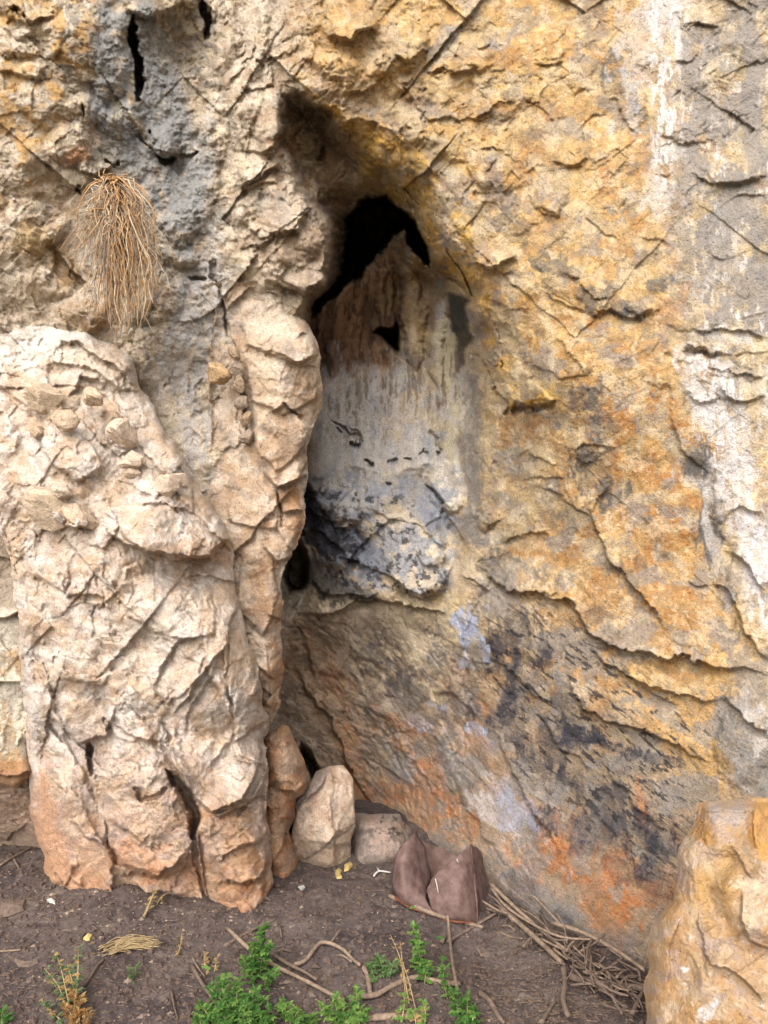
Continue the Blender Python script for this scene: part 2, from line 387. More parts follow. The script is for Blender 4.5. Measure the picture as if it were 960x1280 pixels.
OUT = [(960,1100,2.15),(960,900,2.22),(960,700,2.28),(960,450,2.36),(960,250,2.42),(960,50,2.5),(1080,600,2.1),(1080,1200,2.0),(1080,0,2.35),
 (880,1150,2.36),(880,1000,2.36),(880,800,2.40),(880,600,2.45),(880,430,2.45),(880,200,2.52),(880,0,2.6),
 (790,1180,2.52),(790,1000,2.53),(790,800,2.54),(790,600,2.55),(790,400,2.52),(790,200,2.6),(790,0,2.68),
 (700,1145,2.76),(700,1000,2.82),(700,800,2.74),(700,620,2.72),(690,480,2.62),(690,380,2.62),(690,250,2.65),(700,100,2.72),(700,-40,2.8),
 (600,1090,3.1),(600,950,3.16),(600,800,3.06),(610,650,3.12),(620,560,3.1),(640,440,2.84),(600,330,2.78),(590,230,2.74),(570,100,2.76),(580,0,2.82),
 (480,130,2.84),(480,0,2.84),(400,60,2.86),(360,0,2.88),
 (540,1045,3.44),(480,1010,3.87),(480,900,3.76),(480,800,3.58),(540,780,3.32),(480,1200,3.9),(600,1250,3.25),(400,1000,4.0),(400,900,3.9),(400,800,3.74),(350,900,4.0),
 (300,200,3.0),(330,100,2.92),(330,300,2.96),(300,380,3.0),(260,60,3.05),(240,200,3.04),(200,300,3.05),(230,380,3.08),
 (100,50,2.86),(100,150,2.88),(110,300,2.98),(40,60,2.8),(40,200,2.84),(40,320,2.86),(-100,100,2.75),(-100,400,2.8),
 (250,480,3.04),(210,420,3.02),(290,580,3.02),(270,640,3.06),(150,500,3.1),(60,450,3.0),(20,400,2.93),(100,400,2.96),(150,800,3.3),(280,800,3.4),(280,1000,3.5),(150,1100,3.5),
 (10,700,3.0),(10,850,2.98),(12,970,3.0),(0,1080,3.45),(60,1100,3.4),(-100,900,2.9),(-100,1100,3.2)]
INN = [(375,150,3.14),(345,180,3.1),(400,170,3.32),(440,200,3.25),(400,230,3.25),(430,240,3.4),(480,240,3.35),(520,265,3.2),(550,320,3.2),(585,375,3.2),
 (430,300,3.9),(415,370,4.0),(400,420,4.1),(450,400,4.35),(500,400,4.25),(540,350,4.0),(540,420,3.98),(575,430,3.6),(578,480,3.55),
 (400,480,4.1),(450,480,4.15),(500,480,4.05),(550,480,3.9),(400,540,4.05),(450,550,4.0),(500,550,3.9),(550,560,3.7),(585,540,3.35),
 (400,600,3.74),(450,600,3.62),(500,600,3.62),(550,600,3.6),(590,620,3.25),(400,660,3.66),(450,660,3.52),(500,660,3.44),(550,660,3.42),
 (500,720,3.4),(550,730,3.36),(450,730,3.56),(400,730,3.7),(360,700,4.1),(350,800,3.95),(590,740,3.14),(480,800,3.58),(400,800,3.74),(540,790,3.32),(330,600,4.2),(330,450,4.2)]
cu = spaced(-900, -8, 968, 1900, 1.38); cv = spaced(-1150, -8, 1212, 1420, 1.38)
cf = Field(cu, cv, 1.0, 1)
Dout = tps_grid(OUT, cu, cv); Dinn = tps_grid([(a, b, d if d < 3.5 else 3.5 + (d - 3.5) * .5) for a, b, d in INN], cu, cv)
LIP = [(352,98),(400,124),(440,142),(480,158),(522,186),(556,220),(582,262),(600,312),(604,345),(612,385),(640,420),(640,500),(668,512),(640,560),(612,640),(600,720),(570,775),(480,770),(380,790),(300,780),(300,400),(372,392),(398,350),(404,300),(396,262),(362,230),(346,190),(340,140)]
CORE = [(366,128),(400,160),(420,196),(440,246),(480,244),(516,262),(540,318),(562,350),(584,378),(582,450),(590,520),(585,600),(580,660),(562,715),(530,740),(470,735),(400,745),(340,740),(340,440),(385,410),(430,330),(434,286),(410,232),(372,212),(352,180)]
so = sd_poly(cf.US, cf.VS, LIP) + blur(cf.n, 1) * 5; si = sd_poly(cf.US, cf.VS, CORE) + blur(cf.n2, 2) * 4
t = np.clip(so, 0, None) / (np.clip(so, 0, None) + np.clip(-si, 0, None) + 1e-6)
t = np.where(t < 1, t, 1.0)
prof = smooth(0, 1, t) * .4 + np.sqrt(t) * .35 + t * .25
D = Dout * (1 - prof) + Dinn * prof
# the black shaft above the niche, the small mouth in the curtain and the side crevice go on into the rock
def shaft(poly, dep, soft):
    global D
    s = sd_poly(cf.US, cf.VS, poly); D = D + dep * smooth(0, soft, s)
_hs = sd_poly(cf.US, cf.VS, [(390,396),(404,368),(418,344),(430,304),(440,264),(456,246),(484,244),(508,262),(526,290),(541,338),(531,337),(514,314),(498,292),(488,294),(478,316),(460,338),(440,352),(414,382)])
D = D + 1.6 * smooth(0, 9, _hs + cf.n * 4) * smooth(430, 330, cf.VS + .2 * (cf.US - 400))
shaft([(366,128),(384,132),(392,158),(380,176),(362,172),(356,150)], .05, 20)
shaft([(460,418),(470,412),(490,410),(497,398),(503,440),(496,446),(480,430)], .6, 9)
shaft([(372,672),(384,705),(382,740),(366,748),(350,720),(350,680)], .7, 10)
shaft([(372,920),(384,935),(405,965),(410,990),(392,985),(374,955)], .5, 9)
P0 = unproj(cf.U, cf.V, D); N0 = blur(grid_normals(blur(P0, 6)), 45) * .8 + np.array([0, -.6, 0]); N0 /= np.linalg.norm(N0, axis=2, keepdims=True)

# authored relief -----------------------------------------------------------------
L_, E_, K_ = cf.lump, cf.ledge, cf.crack
K_([(170,20),(173,60),(174,100),(172,124)], 6.5, .30); K_([(254,0),(258,30),(256,52)], 5, .15)
for a in [(95,55,46,48,20,.07),(52,28,36,24,30,.05),(140,85,22,50,10,.05),(150,150,26,24,0,.05),(110,140,28,26,0,.05),(60,130,40,30,20,.045),(205,178,24,24,0,.085),
 (160,30,30,20,0,.05),(200,2,52,22,0,.13),(228,120,24,44,0,.03),(40,200,30,34,0,.04),(88,180,30,22,40,.06),(30,290,40,40,0,.04),(70,290,26,16,-50,.05),(60,350,34,26,0,.03),
 (282,60,18,60,0,.05),(318,40,18,46,8,.05),(305,120,22,50,0,.045),(332,140,26,40,-8,.08),(340,175,22,28,0,.05),(322,210,24,26,0,.05),(352,255,48,34,20,.07),(352,300,42,28,30,.07),
 (365,340,46,26,20,.06),(330,330,30,36,10,.05),(388,290,22,34,20,.05),(262,170,26,52,0,.03),(248,240,26,60,10,.035),(300,262,22,22,0,.04),(225,282,28,28,0,.05),(230,322,24,12,0,.05),
 (208,365,26,22,10,.05),(100,395,40,28,0,.05),(178,385,30,22,-30,.04)]: L_(*a)
for a in [(20,12,30,14,25,.05,4),(18,60,26,12,20,.04,4),(46,92,20,8,25,.04,4),(30,42,14,8,0,.03,4),(64,60,12,12,0,.04,4)]: L_(*a)
E_([(232,2),(212,14),(180,22),(150,12)], .08, 20, 2)
E_([(226,186),(206,200),(192,190)], .06, 20, 2); K_([(196,198),(210,204),(222,196)], 5, .07)
E_([(150,205),(122,214),(90,205)], .05, 18, 2); E_([(72,12),(40,22),(4,10)], .04, 18, 2)
for p in ([(130,196),(144,206),(150,196)], [(184,162),(190,176)], [(102,134),(106,150)], [(240,346),(262,352)], [(265,318),(268,350),(284,420)], [(96,232),(90,246)]): K_(p, 3, .05)
E_([(420,330),(385,372),(352,362),(330,345)], .05, 26); E_([(395,262),(372,285),(330,300),(300,310)], .04, 30); E_([(345,205),(330,222),(300,235)], .05, 26); E_([(352,160),(340,185),(318,192)], .05, 26)
# wall over the arch
for a in [(620,208,36,30,20,.05,3),(688,242,26,22,-10,.07,4),(640,272,48,26,25,.03),(548,165,60,30,25,.05),(505,55,30,30,0,.05),(580,60,40,34,20,.035),(600,20,30,22,0,.04),(652,70,34,40,0,.05),
 (700,60,40,30,20,.045),(728,88,24,24,0,.05),(640,130,34,12,-35,.05,4),(700,190,40,26,-20,.04),(740,180,30,22,0,.04),(775,95,22,34,10,.05),(790,130,18,30,0,.05),(770,225,44,44,0,.03),(740,300,36,30,30,.03),
 (604,330,16,14,20,.06,4),(630,326,18,16,0,.06,4),(640,372,26,30,30,.05),(690,420,60,46,30,.06),(660,470,52,40,20,.06),(640,420,30,50,0,.04),(705,350,32,18,30,.04,4),(755,375,44,18,22,.05,4),
 (800,385,24,12,10,.06,5),(820,356,12,12,0,.02,4),(560,300,16,34,-20,.05),(575,345,14,12,0,.04),(440,30,34,24,0,.05),(480,80,30,20,0,.04),(420,80,36,20,20,.05),(520,110,34,20,20,.03),
 (860,155,40,22,10,.045),(900,120,40,40,0,.03),(850,220,44,40,0,.03),(920,210,40,22,12,.05),(925,60,40,18,0,.05),(838,40,30,40,0,.03),(870,280,30,40,0,.03),(930,330,30,40,0,.04),(840,320,26,40,10,.02),
 (870,400,44,16,0,.05,4),(930,440,44,20,8,.05),(905,480,44,20,20,.06,3),(860,470,22,28,-20,.05),(850,440,22,12,20,.05,4),(820,470,30,16,30,.05),(830,540,30,50,20,.02)]: L_(*a)
for p, h, s in [([(660,225),(650,196),(622,180),(584,186)],.035,24),([(703,262),(680,268),(664,256)],.05,26),([(645,118),(612,140),(588,150)],.05,24),([(646,320),(610,338),(590,330)],.06,26),
 ([(620,345),(650,332),(646,318)],.03,14),([(816,392),(790,402),(760,392),(740,384)],.06,28),([(760,376),(745,372),(722,350),(700,340)],.05,26),([(730,384),(700,380),(680,360)],.04,26),
 ([(695,505),(670,514),(640,508),(615,480),(590,440)],.09,44),([(735,465),(715,440),(690,425)],.04,26),([(705,78),(680,82),(664,76)],.05,18),([(740,195),(712,208),(690,200)],.05,24),([(800,160),(780,148),(770,120)],.04,22),
 ([(905,30),(880,32),(856,40)],.06,22),([(880,60),(858,74),(840,70)],.04,20),([(960,222),(925,228),(890,226),(866,212)],.055,26),([(870,170),(850,178),(820,170)],.04,24),([(842,216),(820,216)],.03,16),
 ([(960,418),(935,410),(900,416),(860,408)],.055,26),([(960,462),(925,470),(900,462),(880,455)],.05,26),([(960,490),(940,500),(916,502),(890,480)],.05,24),([(896,504),(872,502),(852,490)],.05,22),([(900,442),(876,440),(850,432)],.06,24),
 ([(825,290),(816,320)],.04,12),([(838,300),(800,296)],.03,20),([(600,90),(560,84),(530,92)],.035,26),([(780,300),(750,286),(730,262)],.035,24),([(700,155),(680,140),(655,120)],.03,20),
 ([(540,60),(510,72),(490,68)],.05,24),([(470,30),(440,44),(410,40)],.05,24),([(640,60),(610,54),(590,66)],.03,20)]: E_(p, h, s)
for p, h, a in [([(586,148),(640,112),(646,122),(604,152)],.04,60),([(582,186),(620,178),(650,196),(658,224),(630,244),(594,236)],.03,110),([(658,226),(690,216),(706,240),(700,264),(672,262),(654,244)],.045,110),
 ([(590,240),(650,250),(690,268),(660,290),(640,280)],.03,60),([(586,316),(600,298),(616,316),(618,334),(594,334)],.04,110),([(616,316),(640,306),(646,326),(622,332)],.035,90),([(600,350),(640,345),(662,384),(640,392),(610,372)],.03,60),
 ([(672,318),(720,330),(760,380),(750,396),(700,372),(680,350)],.035,80),([(756,372),(796,376),(816,390),(790,402),(762,392)],.045,70),([(646,410),(690,402),(724,430),(742,462),(700,470),(660,450)],.035,100),([(590,380),(630,400),(660,470),(690,500),(650,510),(612,470)],.04,80),
 ([(560,60),(600,40),(640,60),(600,92)],.03,90),([(660,20),(710,30),(700,76),(664,70)],.03,100),([(700,90),(740,80),(752,110),(716,118)],.03,90),([(774,80),(800,70),(804,130),(784,150),(770,120)],.03,60),([(500,110),(560,100),(600,150),(540,150)],.03,110),
 ([(420,60),(470,40),(500,70),(470,110),(430,110)],.04,110),([(400,10),(450,0),(470,30),(430,50)],.03,90),([(860,405),(900,414),(960,410),(960,440),(910,446),(866,430)],.03,90),([(862,444),(900,446),(930,470),(890,470)],.03,90),([(876,470),(910,480),(920,502),(884,500)],.035,80),
 ([(820,150),(880,140),(920,160),(880,178),(830,172)],.02,90),([(870,200),(930,196),(958,222),(900,228)],.035,90),([(700,540),(740,530),(770,560),(730,580)],.02,90),([(640,560),(690,560),(700,600),(650,600)],.02,80),([(590,700),(640,706),(700,740),(660,744),(610,726)],.03,70),
 ([(0,60),(30,52),(56,84),(40,100),(0,90)],.03,110),([(20,40),(60,50),(70,76),(36,70)],.03,60),([(300,250),(350,236),(384,262),(370,290),(320,296)],.05,100),([(330,300),(390,296),(414,330),(380,370),(350,350)],.045,70),([(290,130),(330,120),(352,160),(336,196),(304,186)],.05,90),
 ([(300,200),(340,200),(346,230),(310,240)],.04,90),([(296,60),(336,50),(344,100),(306,110)],.04,90),([(450,600),(500,590),(540,610),(556,650),(520,664),(470,640)],.03,100),([(480,650),(540,664),(560,700),(552,736),(500,740),(474,704)],.05,90),([(388,600),(440,604),(452,652),(410,652)],.045,110)]: cf.block(p, h, a)
K_([(640,508),(662,516),(682,512),(694,500)], 5, .12); K_([(634,510),(650,514)], 6, .08); K_([(824,288),(818,308),(814,322)], 2.5, .03); K_([(856,36),(880,33),(904,29)], 3, .05)
K_([(850,440),(878,441),(904,446)], 4, .07)
# wall at right and below: long slanting ledges
for p, h, s in [([(960,846),(910,834),(868,826),(856,814),(838,826),(800,812),(760,806),(730,784),(704,752),(668,742),(620,728),(590,700)],.075,46),
 ([(900,880),(858,866),(800,850),(765,836),(735,806)],.05,40),([(890,950),(850,932),(800,912),(752,904),(724,884),(714,850),(722,826)],.055,46),([(852,878),(812,860),(790,846)],.03,30),
 ([(960,920),(920,890),(900,870)],.06,34),([(838,790),(800,740),(770,712),(744,668),(738,628)],.045,40),([(760,600),(742,640)],.025,26),([(960,742),(930,706),(905,690)],.04,36),([(960,830),(930,780),(910,740),(890,730)],.05,34),
 ([(960,640),(920,630),(905,660)],.02,30),([(890,730),(860,728)],.02,20),([(690,670),(655,668),(620,678)],.03,34),([(768,560),(730,552),(715,570)],.02,24),([(745,650),(700,620),(660,610)],.02,30),
 ([(700,580),(660,566),(640,572)],.02,30),([(880,590),(850,560),(838,500),(826,470)],.03,30),([(690,880),(650,850),(622,812),(612,780)],.03,36),([(740,960),(700,930),(672,890)],.025,30),
 ([(830,1040),(790,1000),(760,960)],.025,30),([(700,1060),(660,1010),(640,960),(620,900)],.03,30),([(560,1010),(520,960),(480,900),(440,850)],.025,30),([(640,1090),(600,1040),(570,1000)],.02,26),
 ([(470,1010),(440,960),(415,905),(385,860),(366,826)],.06,34),([(520,980),(470,900),(450,870)],.02,22),([(600,900),(570,870),(540,860)],.02,22)]: E_(p, h, s, 3)
for a in [(720,880,26,60,-30,.03),(800,890,50,26,20,.03),(870,780,60,30,20,.035),(760,720,40,60,-30,.03),(650,640,44,40,0,.03),(700,560,40,40,0,.025),(840,640,36,60,0,.03),(925,640,30,50,10,.03),
 (930,930,34,60,0,.05),(660,780,34,60,-30,.03),(640,920,26,80,-28,.025),(560,930,24,80,-30,.025),(700,1060,34,50,-35,.03),(770,1130,34,60,-35,.03),(610,650,14,16,0,.05),(600,1000,26,60,-35,.02)]: L_(*a)
# niche: boulder bulge with its ledges, lower slab lip, holes
for a in [(430,622,44,30,18,.07,3),(400,604,26,18,0,.04),(555,610,26,34,-10,.07,3),(520,690,46,52,-20,.07,3),(430,690,36,26,20,.03),(455,718,60,26,25,.05,3),(585,650,10,40,0,.02)]: L_(*a)
for p, h, s in [([(452,652),(430,660),(408,652),(386,628)],.06,30),([(560,655),(556,630),(536,606)],.06,24),([(474,715),(440,700),(412,672),(388,655)],.045,30),([(554,736),(520,744),(492,730),(472,712)],.08,40),
 ([(470,744),(440,748),(400,740),(380,726)],.05,26),([(560,690),(540,668),(520,664)],.03,24),([(556,715),(530,708),(515,690)],.03,22),([(560,765),(500,752),(440,752),(400,770),(370,768)],.085,36),
 ([(400,850),(380,812),(370,780)],.03,24),([(470,765),(490,790)],.02,20),([(610,740),(588,724),(574,720)],.03,24)]: E_(p, h, s)
K_([(414,525),(430,534),(446,544),(455,560)], 2.4, .04); K_([(424,539),(430,544)], 2, .04); K_([(440,551),(446,556),(454,555)], 3, .08); K_([(457,575),(463,580),(470,582)], 3, .07); K_([(440,535),(450,543),(456,552)], 1.5, .03)
for a in [(494,575,5,3.5,-20),(511,574,7,2.2,18),(484,602,5,2.5,30),(551,568,4,2,30)]: L_(a[0], a[1], a[2], a[3], a[4], -.05, 2)
K_([(522,564),(530,562),(540,567)], 1.6, .04); K_([(488,580),(489,573),(496,571)], 1.6, .04)
K_([(534,541),(544,549),(550,558),(557,570)], 2.2, .04); K_([(533,606),(548,622),(560,636)], 3, .06); K_([(404,180),(398,196),(392,204)], 4, .05); K_([(560,355),(574,362),(584,370)],4,.06)
K_([(488,320),(494,360),(500,400),(505,450)], 6, .05); L_(514,390,16,80,-4,.09); L_(425,420,12,60,14,.05); L_(545,430,14,60,0,.06); L_(450,390,8,60,8,.04); L_(478,370,7,50,-3,.05); L_(405,400,7,50,14,.04)

# relief weights --------------------------------------------------------------------
Z = cf.zone
crust = np.maximum(Z([(60,0),(270,0),(300,330),(270,420),(180,470),(150,420),(160,300),(100,240),(60,120)], 30), Z([(360,-20),(560,-20),(500,120),(420,130),(360,110)], 25) * .6)
bed = Z([(340,760),(560,770),(600,690),(960,760),(980,900),(980,1300),(340,1300)], 40)
nich = Z([(380,360),(450,330),(585,380),(600,640),(560,720),(480,640),(380,600)], 25)
shp = np.maximum(nich * .93, Z([(380,130),(440,170),(545,330),(450,400),(430,300),(410,230)], 16) * .45)
trim = smooth(0, 60, cf.U * 0 + 99)
_bz = 1 - .75 * Z([(384,596),(440,590),(500,596),(560,582),(578,620),(566,690),(556,740),(500,745),(440,730),(384,690)], 8); shp = shp * _bz
W = {'facet': np.clip(1 - .55 * crust - .75 * bed - .97 * shp, 0, 1), 'ledge': np.clip(1 - .6 * crust - .8 * bed - .97 * shp, 0, 1) * np.where(cf.U > 540, .5, 1),
     'crust': np.clip(crust, 0, 1) * (1 - shp), 'bed': bed * (1 - shp), 'smooth': shp}
W['bed'] = W['bed'] * (1 + .7 * Z([(340,760),(560,770),(620,900),(560,1020),(420,980)], 30)); W = {k: v.ravel().astype(f32) for k, v in W.items()}
Pf = P0.reshape(-1, 3).astype(f32)
hN = relief(Pf, W).reshape(cf.sh)
deep = 1 - .7 * smooth(4.2, 5.0, D)
RAY = np.array([0, -CAMD, CAMH]) - P0; RAY /= np.linalg.norm(RAY, axis=2, keepdims=True)
cf.H = np.clip(cf.H, -1, .16)
cf.H *= 1 - .5 * smooth(520, 640, cf.U) * smooth(620, 480, cf.V) - .2 * smooth(560, 660, cf.U)
Pc = P0 + RAY * ((cf.H * 1.1 + hN * .72 * (1 - .44 * smooth(560, 680, cf.U) * smooth(300, 480, cf.V + .2 * cf.U) - .22 * smooth(560, 680, cf.U))) * deep)[..., None]

# colour ------------------------------------------------------------------------------
p_ = cf.patch; s_ = cf.spot
CREAM = K(212,194,172); BUFF = K(192,170,144); GREY = K(150,140,128); DK = K(92,84,78); WHT = K(224,216,206); YEL0 = K(206,160,84); PINK = K(204,170,142)
cf.fill(BUFF)
left = smooth(420, 330, cf.UW + 20 * cf.n)
cf.col[:] = cf.col * (1 - left[..., None]) + CREAM * left[..., None]
p_([(440,-900),(820,-900),(840,250),(850,420),(900,560),(930,800),(960,1000),(860,1000),(700,800),(620,640),(640,500),(600,380),(560,250),(480,140),(380,90)], K(208,166,104), .9, 40, 26)
p_([(820,-900),(1900,-900),(1900,540),(900,520),(830,420),(815,200)], K(166,158,148), .95, 24, 24)
p_([(640,520),(760,420),(870,460),(900,800),(760,790),(700,700)], K(180,138,92), .9, 40, 30)
p_([(740,480),(820,470),(880,560),(890,760),(830,760),(790,640)], K(188,130,72), .75, 26, 26)
p_([(520,440),(640,470),(700,640),(560,700)], K(156,138,114), .8, 26, 20)
p_([(350,760),(560,760),(640,900),(860,1180),(810,1300),(340,1300),(340,900)], K(178,152,128), .9, 26, 20)
p_([(640,840),(760,880),(860,1000),(850,1120),(760,1150),(660,1010)], K(152,130,108), .8, 30, 22)
p_([(905,610),(1900,560),(1900,840),(960,800),(925,720)], K(206,188,176), .75, 16, 20)
p_([(890,640),(930,700),(985,840),(940,850),(905,780)], K(216,180,128), .7, 10, 12)
p_([(900,860),(950,880),(990,1010),(930,1000),(900,940)], K(158,152,146), .95, 8, 14)
# yellow underside of the arch, lichen green, brown side wall and tip, near-black hole
p_([(372,96),(420,130),(480,150),(530,185),(570,240),(600,310),(640,430),(700,500),(640,510),(590,380),(545,330),(520,265),(470,250),(430,190),(380,120)], K(242,190,94), .95, 5, 6)
p_([(380,112),(440,160),(500,210),(530,262),(470,250),(410,250),(370,170)], K(150,126,64), .75, 12, 12)
p_([(480,160),(530,200),(560,250),(570,320),(540,310),(515,250),(470,190)], K(228,178,92), .8, 8, 10)
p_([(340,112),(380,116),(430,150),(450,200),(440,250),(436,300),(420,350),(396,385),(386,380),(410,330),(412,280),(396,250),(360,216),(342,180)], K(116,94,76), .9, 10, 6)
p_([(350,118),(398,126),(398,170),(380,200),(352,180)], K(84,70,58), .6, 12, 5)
p_([(430,262),(470,240),(512,256),(540,320),(530,334),(512,312),(492,300),(470,330),(436,350),(408,384),(400,380)], K(40,33,30), .9, 9, 4)  # paints the deep hole's shade into the rock colour
# curtain and niche
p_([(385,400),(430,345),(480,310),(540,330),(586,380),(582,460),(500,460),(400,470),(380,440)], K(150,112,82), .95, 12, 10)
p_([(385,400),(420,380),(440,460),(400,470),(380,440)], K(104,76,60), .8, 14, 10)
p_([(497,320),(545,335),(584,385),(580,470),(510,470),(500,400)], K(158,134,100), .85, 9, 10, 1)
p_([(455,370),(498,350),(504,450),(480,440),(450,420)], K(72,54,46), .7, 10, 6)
p_([(385,470),(420,450),(450,476),(480,440),(520,430),(550,400),(580,400),(592,600),(590,650),(390,640)], K(184,178,172), .92, 22, 34, 1)
p_([(520,440),(580,440),(578,520),(530,520)], K(172,156,134), .6, 14, 10)
cf.mottle(K(112,96,84), .6, .25, .2, 5, 301, Z([(385,430),(585,430),(580,560),(390,560)], 14), (1.4, .45))
cf.mottle(K(150,158,172), .5, .3, .2, 5, 305, Z([(385,450),(585,480),(580,620),(390,620)], 14), (1.2, .6))
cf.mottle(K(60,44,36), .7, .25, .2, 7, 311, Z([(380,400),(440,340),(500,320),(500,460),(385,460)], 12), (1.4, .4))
p_([(560,370),(584,376),(586,420),(572,460),(580,500),(566,500),(570,440),(560,400)], K(62,60,54), .85, 5, 5)
p_([(540,420),(562,400),(570,440),(578,500),(572,600),(560,600),(562,500),(548,450)], K(200,190,160), .6, 5, 6, 1)
p_([(585,440),(606,480),(600,560),(596,680),(582,690),(580,560)], K(136,126,116), .7, 9, 10)
s_(400,640,34,30,20, K(84,84,92), .9, .3, .6); s_(430,690,52,26,25, K(86,88,96), .85, .3, .6); s_(402,735,40,18,20, K(112,106,98), .8, .3, .5); s_(478,640,44,34,0, K(150,146,144), .6, .4, .5)
s_(520,690,48,46,-15, K(226,208,182), .95, .25, .5); s_(556,606,22,30,0, K(222,210,192), .9, .25, .5); s_(500,620,34,18,0, K(196,182,164), .6, .3, .6); s_(545,660,26,26,0, K(158,152,146), .8, .3, .5); p_([(386,596),(440,598),(486,606),(474,640),(430,648),(400,626)], K(176,172,168), .8, 4, 6); p_([(382,606),(398,616),(412,640),(440,655),(474,676),(492,716),(470,724),(430,704),(396,676),(380,650)], K(66,66,76), .85, 5, 9); p_([(474,640),(520,636),(552,660),(562,700),(552,734),(504,740),(476,712),(466,670)], K(222,206,182), .85, 4, 8); p_([(500,596),(536,600),(560,640),(552,668),(520,660),(500,630)], K(160,160,160), .6, 5, 8); p_([(384,690),(410,716),(470,742),(470,756),(400,748),(372,726)], K(96,92,88), .7, 5, 9)
s_(430,605,36,16,10, K(150,144,140), .7, .4, .5); s_(440,710,60,14,28, K(70,72,80), .5, .3, .9)
p_([(380,690),(400,720),(460,745),(560,735),(640,760),(600,780),(480,765),(380,770),(350,740)], K(172,156,134), .7, 8, 12)
p_([(440,760),(560,765),(600,820),(560,850),(480,830),(420,790)], K(186,170,150), .7, 12, 14)
p_([(560,730),(620,750),(640,800),(600,830),(565,800)], K(212,188,146), .8, 10, 12)
mk = Z([(600,740),(700,760),(900,900),(870,1010),(840,1130),(760,1060),(640,980),(590,850)], 40)
cf.mottle(K(104,100,102), .6, .2, .2, 7, 337, np.maximum(mk, Z([(350,780),(600,790),(640,1000),(560,1050)], 30)), (.4, 1.6), 42)
cf.mottle(K(236,226,206), .5, .35, .1, 11, 341, (1 - shp) * smooth(480, 300, cf.U)); cf.mottle(K(150,134,116), .5, .4, .1, 13, 343, 1 - shp); cf.mottle(K(232,206,160), .5, .35, .12, 12, 345, (1 - shp) * smooth(400, 520, cf.U) * smooth(960, 800, cf.V))
for a in [(480,150,50,10,28,.6),(530,190,44,10,42,.6),(575,240,12,40,-38,.65),(600,300,12,34,-20,.7),(560,290,14,34,-28,.5),(610,190,30,8,20,.6),(650,200,10,30,-30,.5),(580,55,30,20,0,.6),(640,275,34,20,30,.6),(560,120,40,12,20,.3)]: s_(a[0],a[1],a[2],a[3],a[4], K(168,166,164), a[5], .2, .8)
cf.mottle(K(232,214,184), .6, .2, .15, 5, 347, Z([(400,760),(560,765),(640,860),(560,880),(440,830)], 24), (.5, 1.6), 42); cf.mottle(K(84,80,80), .6, .25, .15, 6, 349, Z([(350,770),(480,790),(560,880),(620,1040),(480,1000),(360,880)], 24), (.45, 1.7), 42)
cf.mottle(K(210,200,196), .6, .3, .12, 5, 351, Z([(480,860),(700,1000),(720,1100),(560,1030),(450,930)], 24), (.5, 1.6), 42)
# rust at the foot
for a in [(700,1060,36,44,-30,.85),(760,1130,40,50,-35,.9),(790,1100,30,40,-30,.7),(660,1080,26,30,0,.7),(520,930,50,24,50,.45),(500,1000,40,20,40,.8),(450,985,14,40,-40,.9),(430,930,12,40,-35,.5),(800,1000,8,36,-6,.9),(620,960,22,60,-30,.4),(840,1110,24,50,0,.6),(580,880,20,50,-20,.3),(545,990,40,22,45,.5),(680,690,8,40,-10,.35),(400,860,30,60,-30,.4),(560,1030,30,20,40,.5)]:
    s_(a[0],a[1],a[2],a[3],a[4], K(190,124,76), min(1, a[5] * 1.05), .3, .8, 1)
p_([(620,1090),(700,1120),(810,1190),(810,1260),(640,1180),(600,1110)], K(142,138,138), .65, 14, 18)
s_(750,1150,20,30,-40, K(196,140,84), .7, .4, .6)
cf.mottle(K(176,128,76), .65, .12, .2, 2.2, 353, smooth(560, 640, cf.U) * smooth(930, 820, cf.U) * smooth(1000, 820, cf.V)); cf.mottle(K(146,140,134), .7, .15, .15, 2.6, 355, (1 - shp) * smooth(420, 520, cf.U)); cf.mottle(K(166,132,96), .5, .2, .2, 3.4, 357, (1 - shp) * smooth(500, 300, cf.V))
cf.mottle(K(226,220,212), .75, .38, .12, 8, 361, Z([(830,-60),(1100,-60),(1100,700),(930,700),(860,420)], 22), (1.6, .7))
cf.mottle(K(142,136,130), .6, .05, .2, 3.2, 367, Z([(830,-60),(1100,-60),(1100,400),(850,380)], 22))
cf.mottle(K(138,132,122), .75, -.1, .3, 5, 371, crust * (cf.U < 330))
cf.mottle(K(176,178,178), .5, .2, .2, 4, 373, Z([(130,110),(200,60),(280,200),(270,320),(200,300),(170,200)], 18))
cf.mottle(K(206,160,92), .75, .1, .2, 3, 379, Z([(-200,-900),(120,-900),(120,60),(40,240),(-200,300)], 26))
cf.mottle(K(214,184,128), .45, .1, .3, 2.4, 381, smooth(440, 520, cf.U) * (1 - bed))
cf.mottle(K(154,134,104), .4, .25, .2, 6, 383, 1 - shp)
cf.mottle(K(226,206,172), .45, .3, .2, 5, 387, (1 - shp) * smooth(1100, 700, cf.V))
s_(196,2,46,16,0, K(112,88,46), .8, .3, .4); s_(206,184,20,10,0, K(112,96,62), .8, .3, .4); s_(98,192,22,8,-20, K(176,120,74), .7); s_(150,250,20,20,0, K(150,110,76), .5); s_(110,392,34,20,0, K(160,124,84), .8)
s_(128,236,16,18,0, K(232,222,206), .8); s_(200,90,12,40,-5, K(150,160,160), .7); s_(40,300,26,20,0, K(206,170,104), .5); s_(80,330,16,26,0, K(206,160,96), .6)
s_(340,262,26,18,20, K(150,146,142), .6); s_(360,300,40,24,20, K(156,132,110), .6); s_(385,330,26,30,30, K(134,118,104), .7); s_(350,190,18,16,0, K(176,130,92), .5); s_(395,262,16,22,0, K(110,100,94), .6); s_(372,370,22,14,0, K(104,94,84), .8)
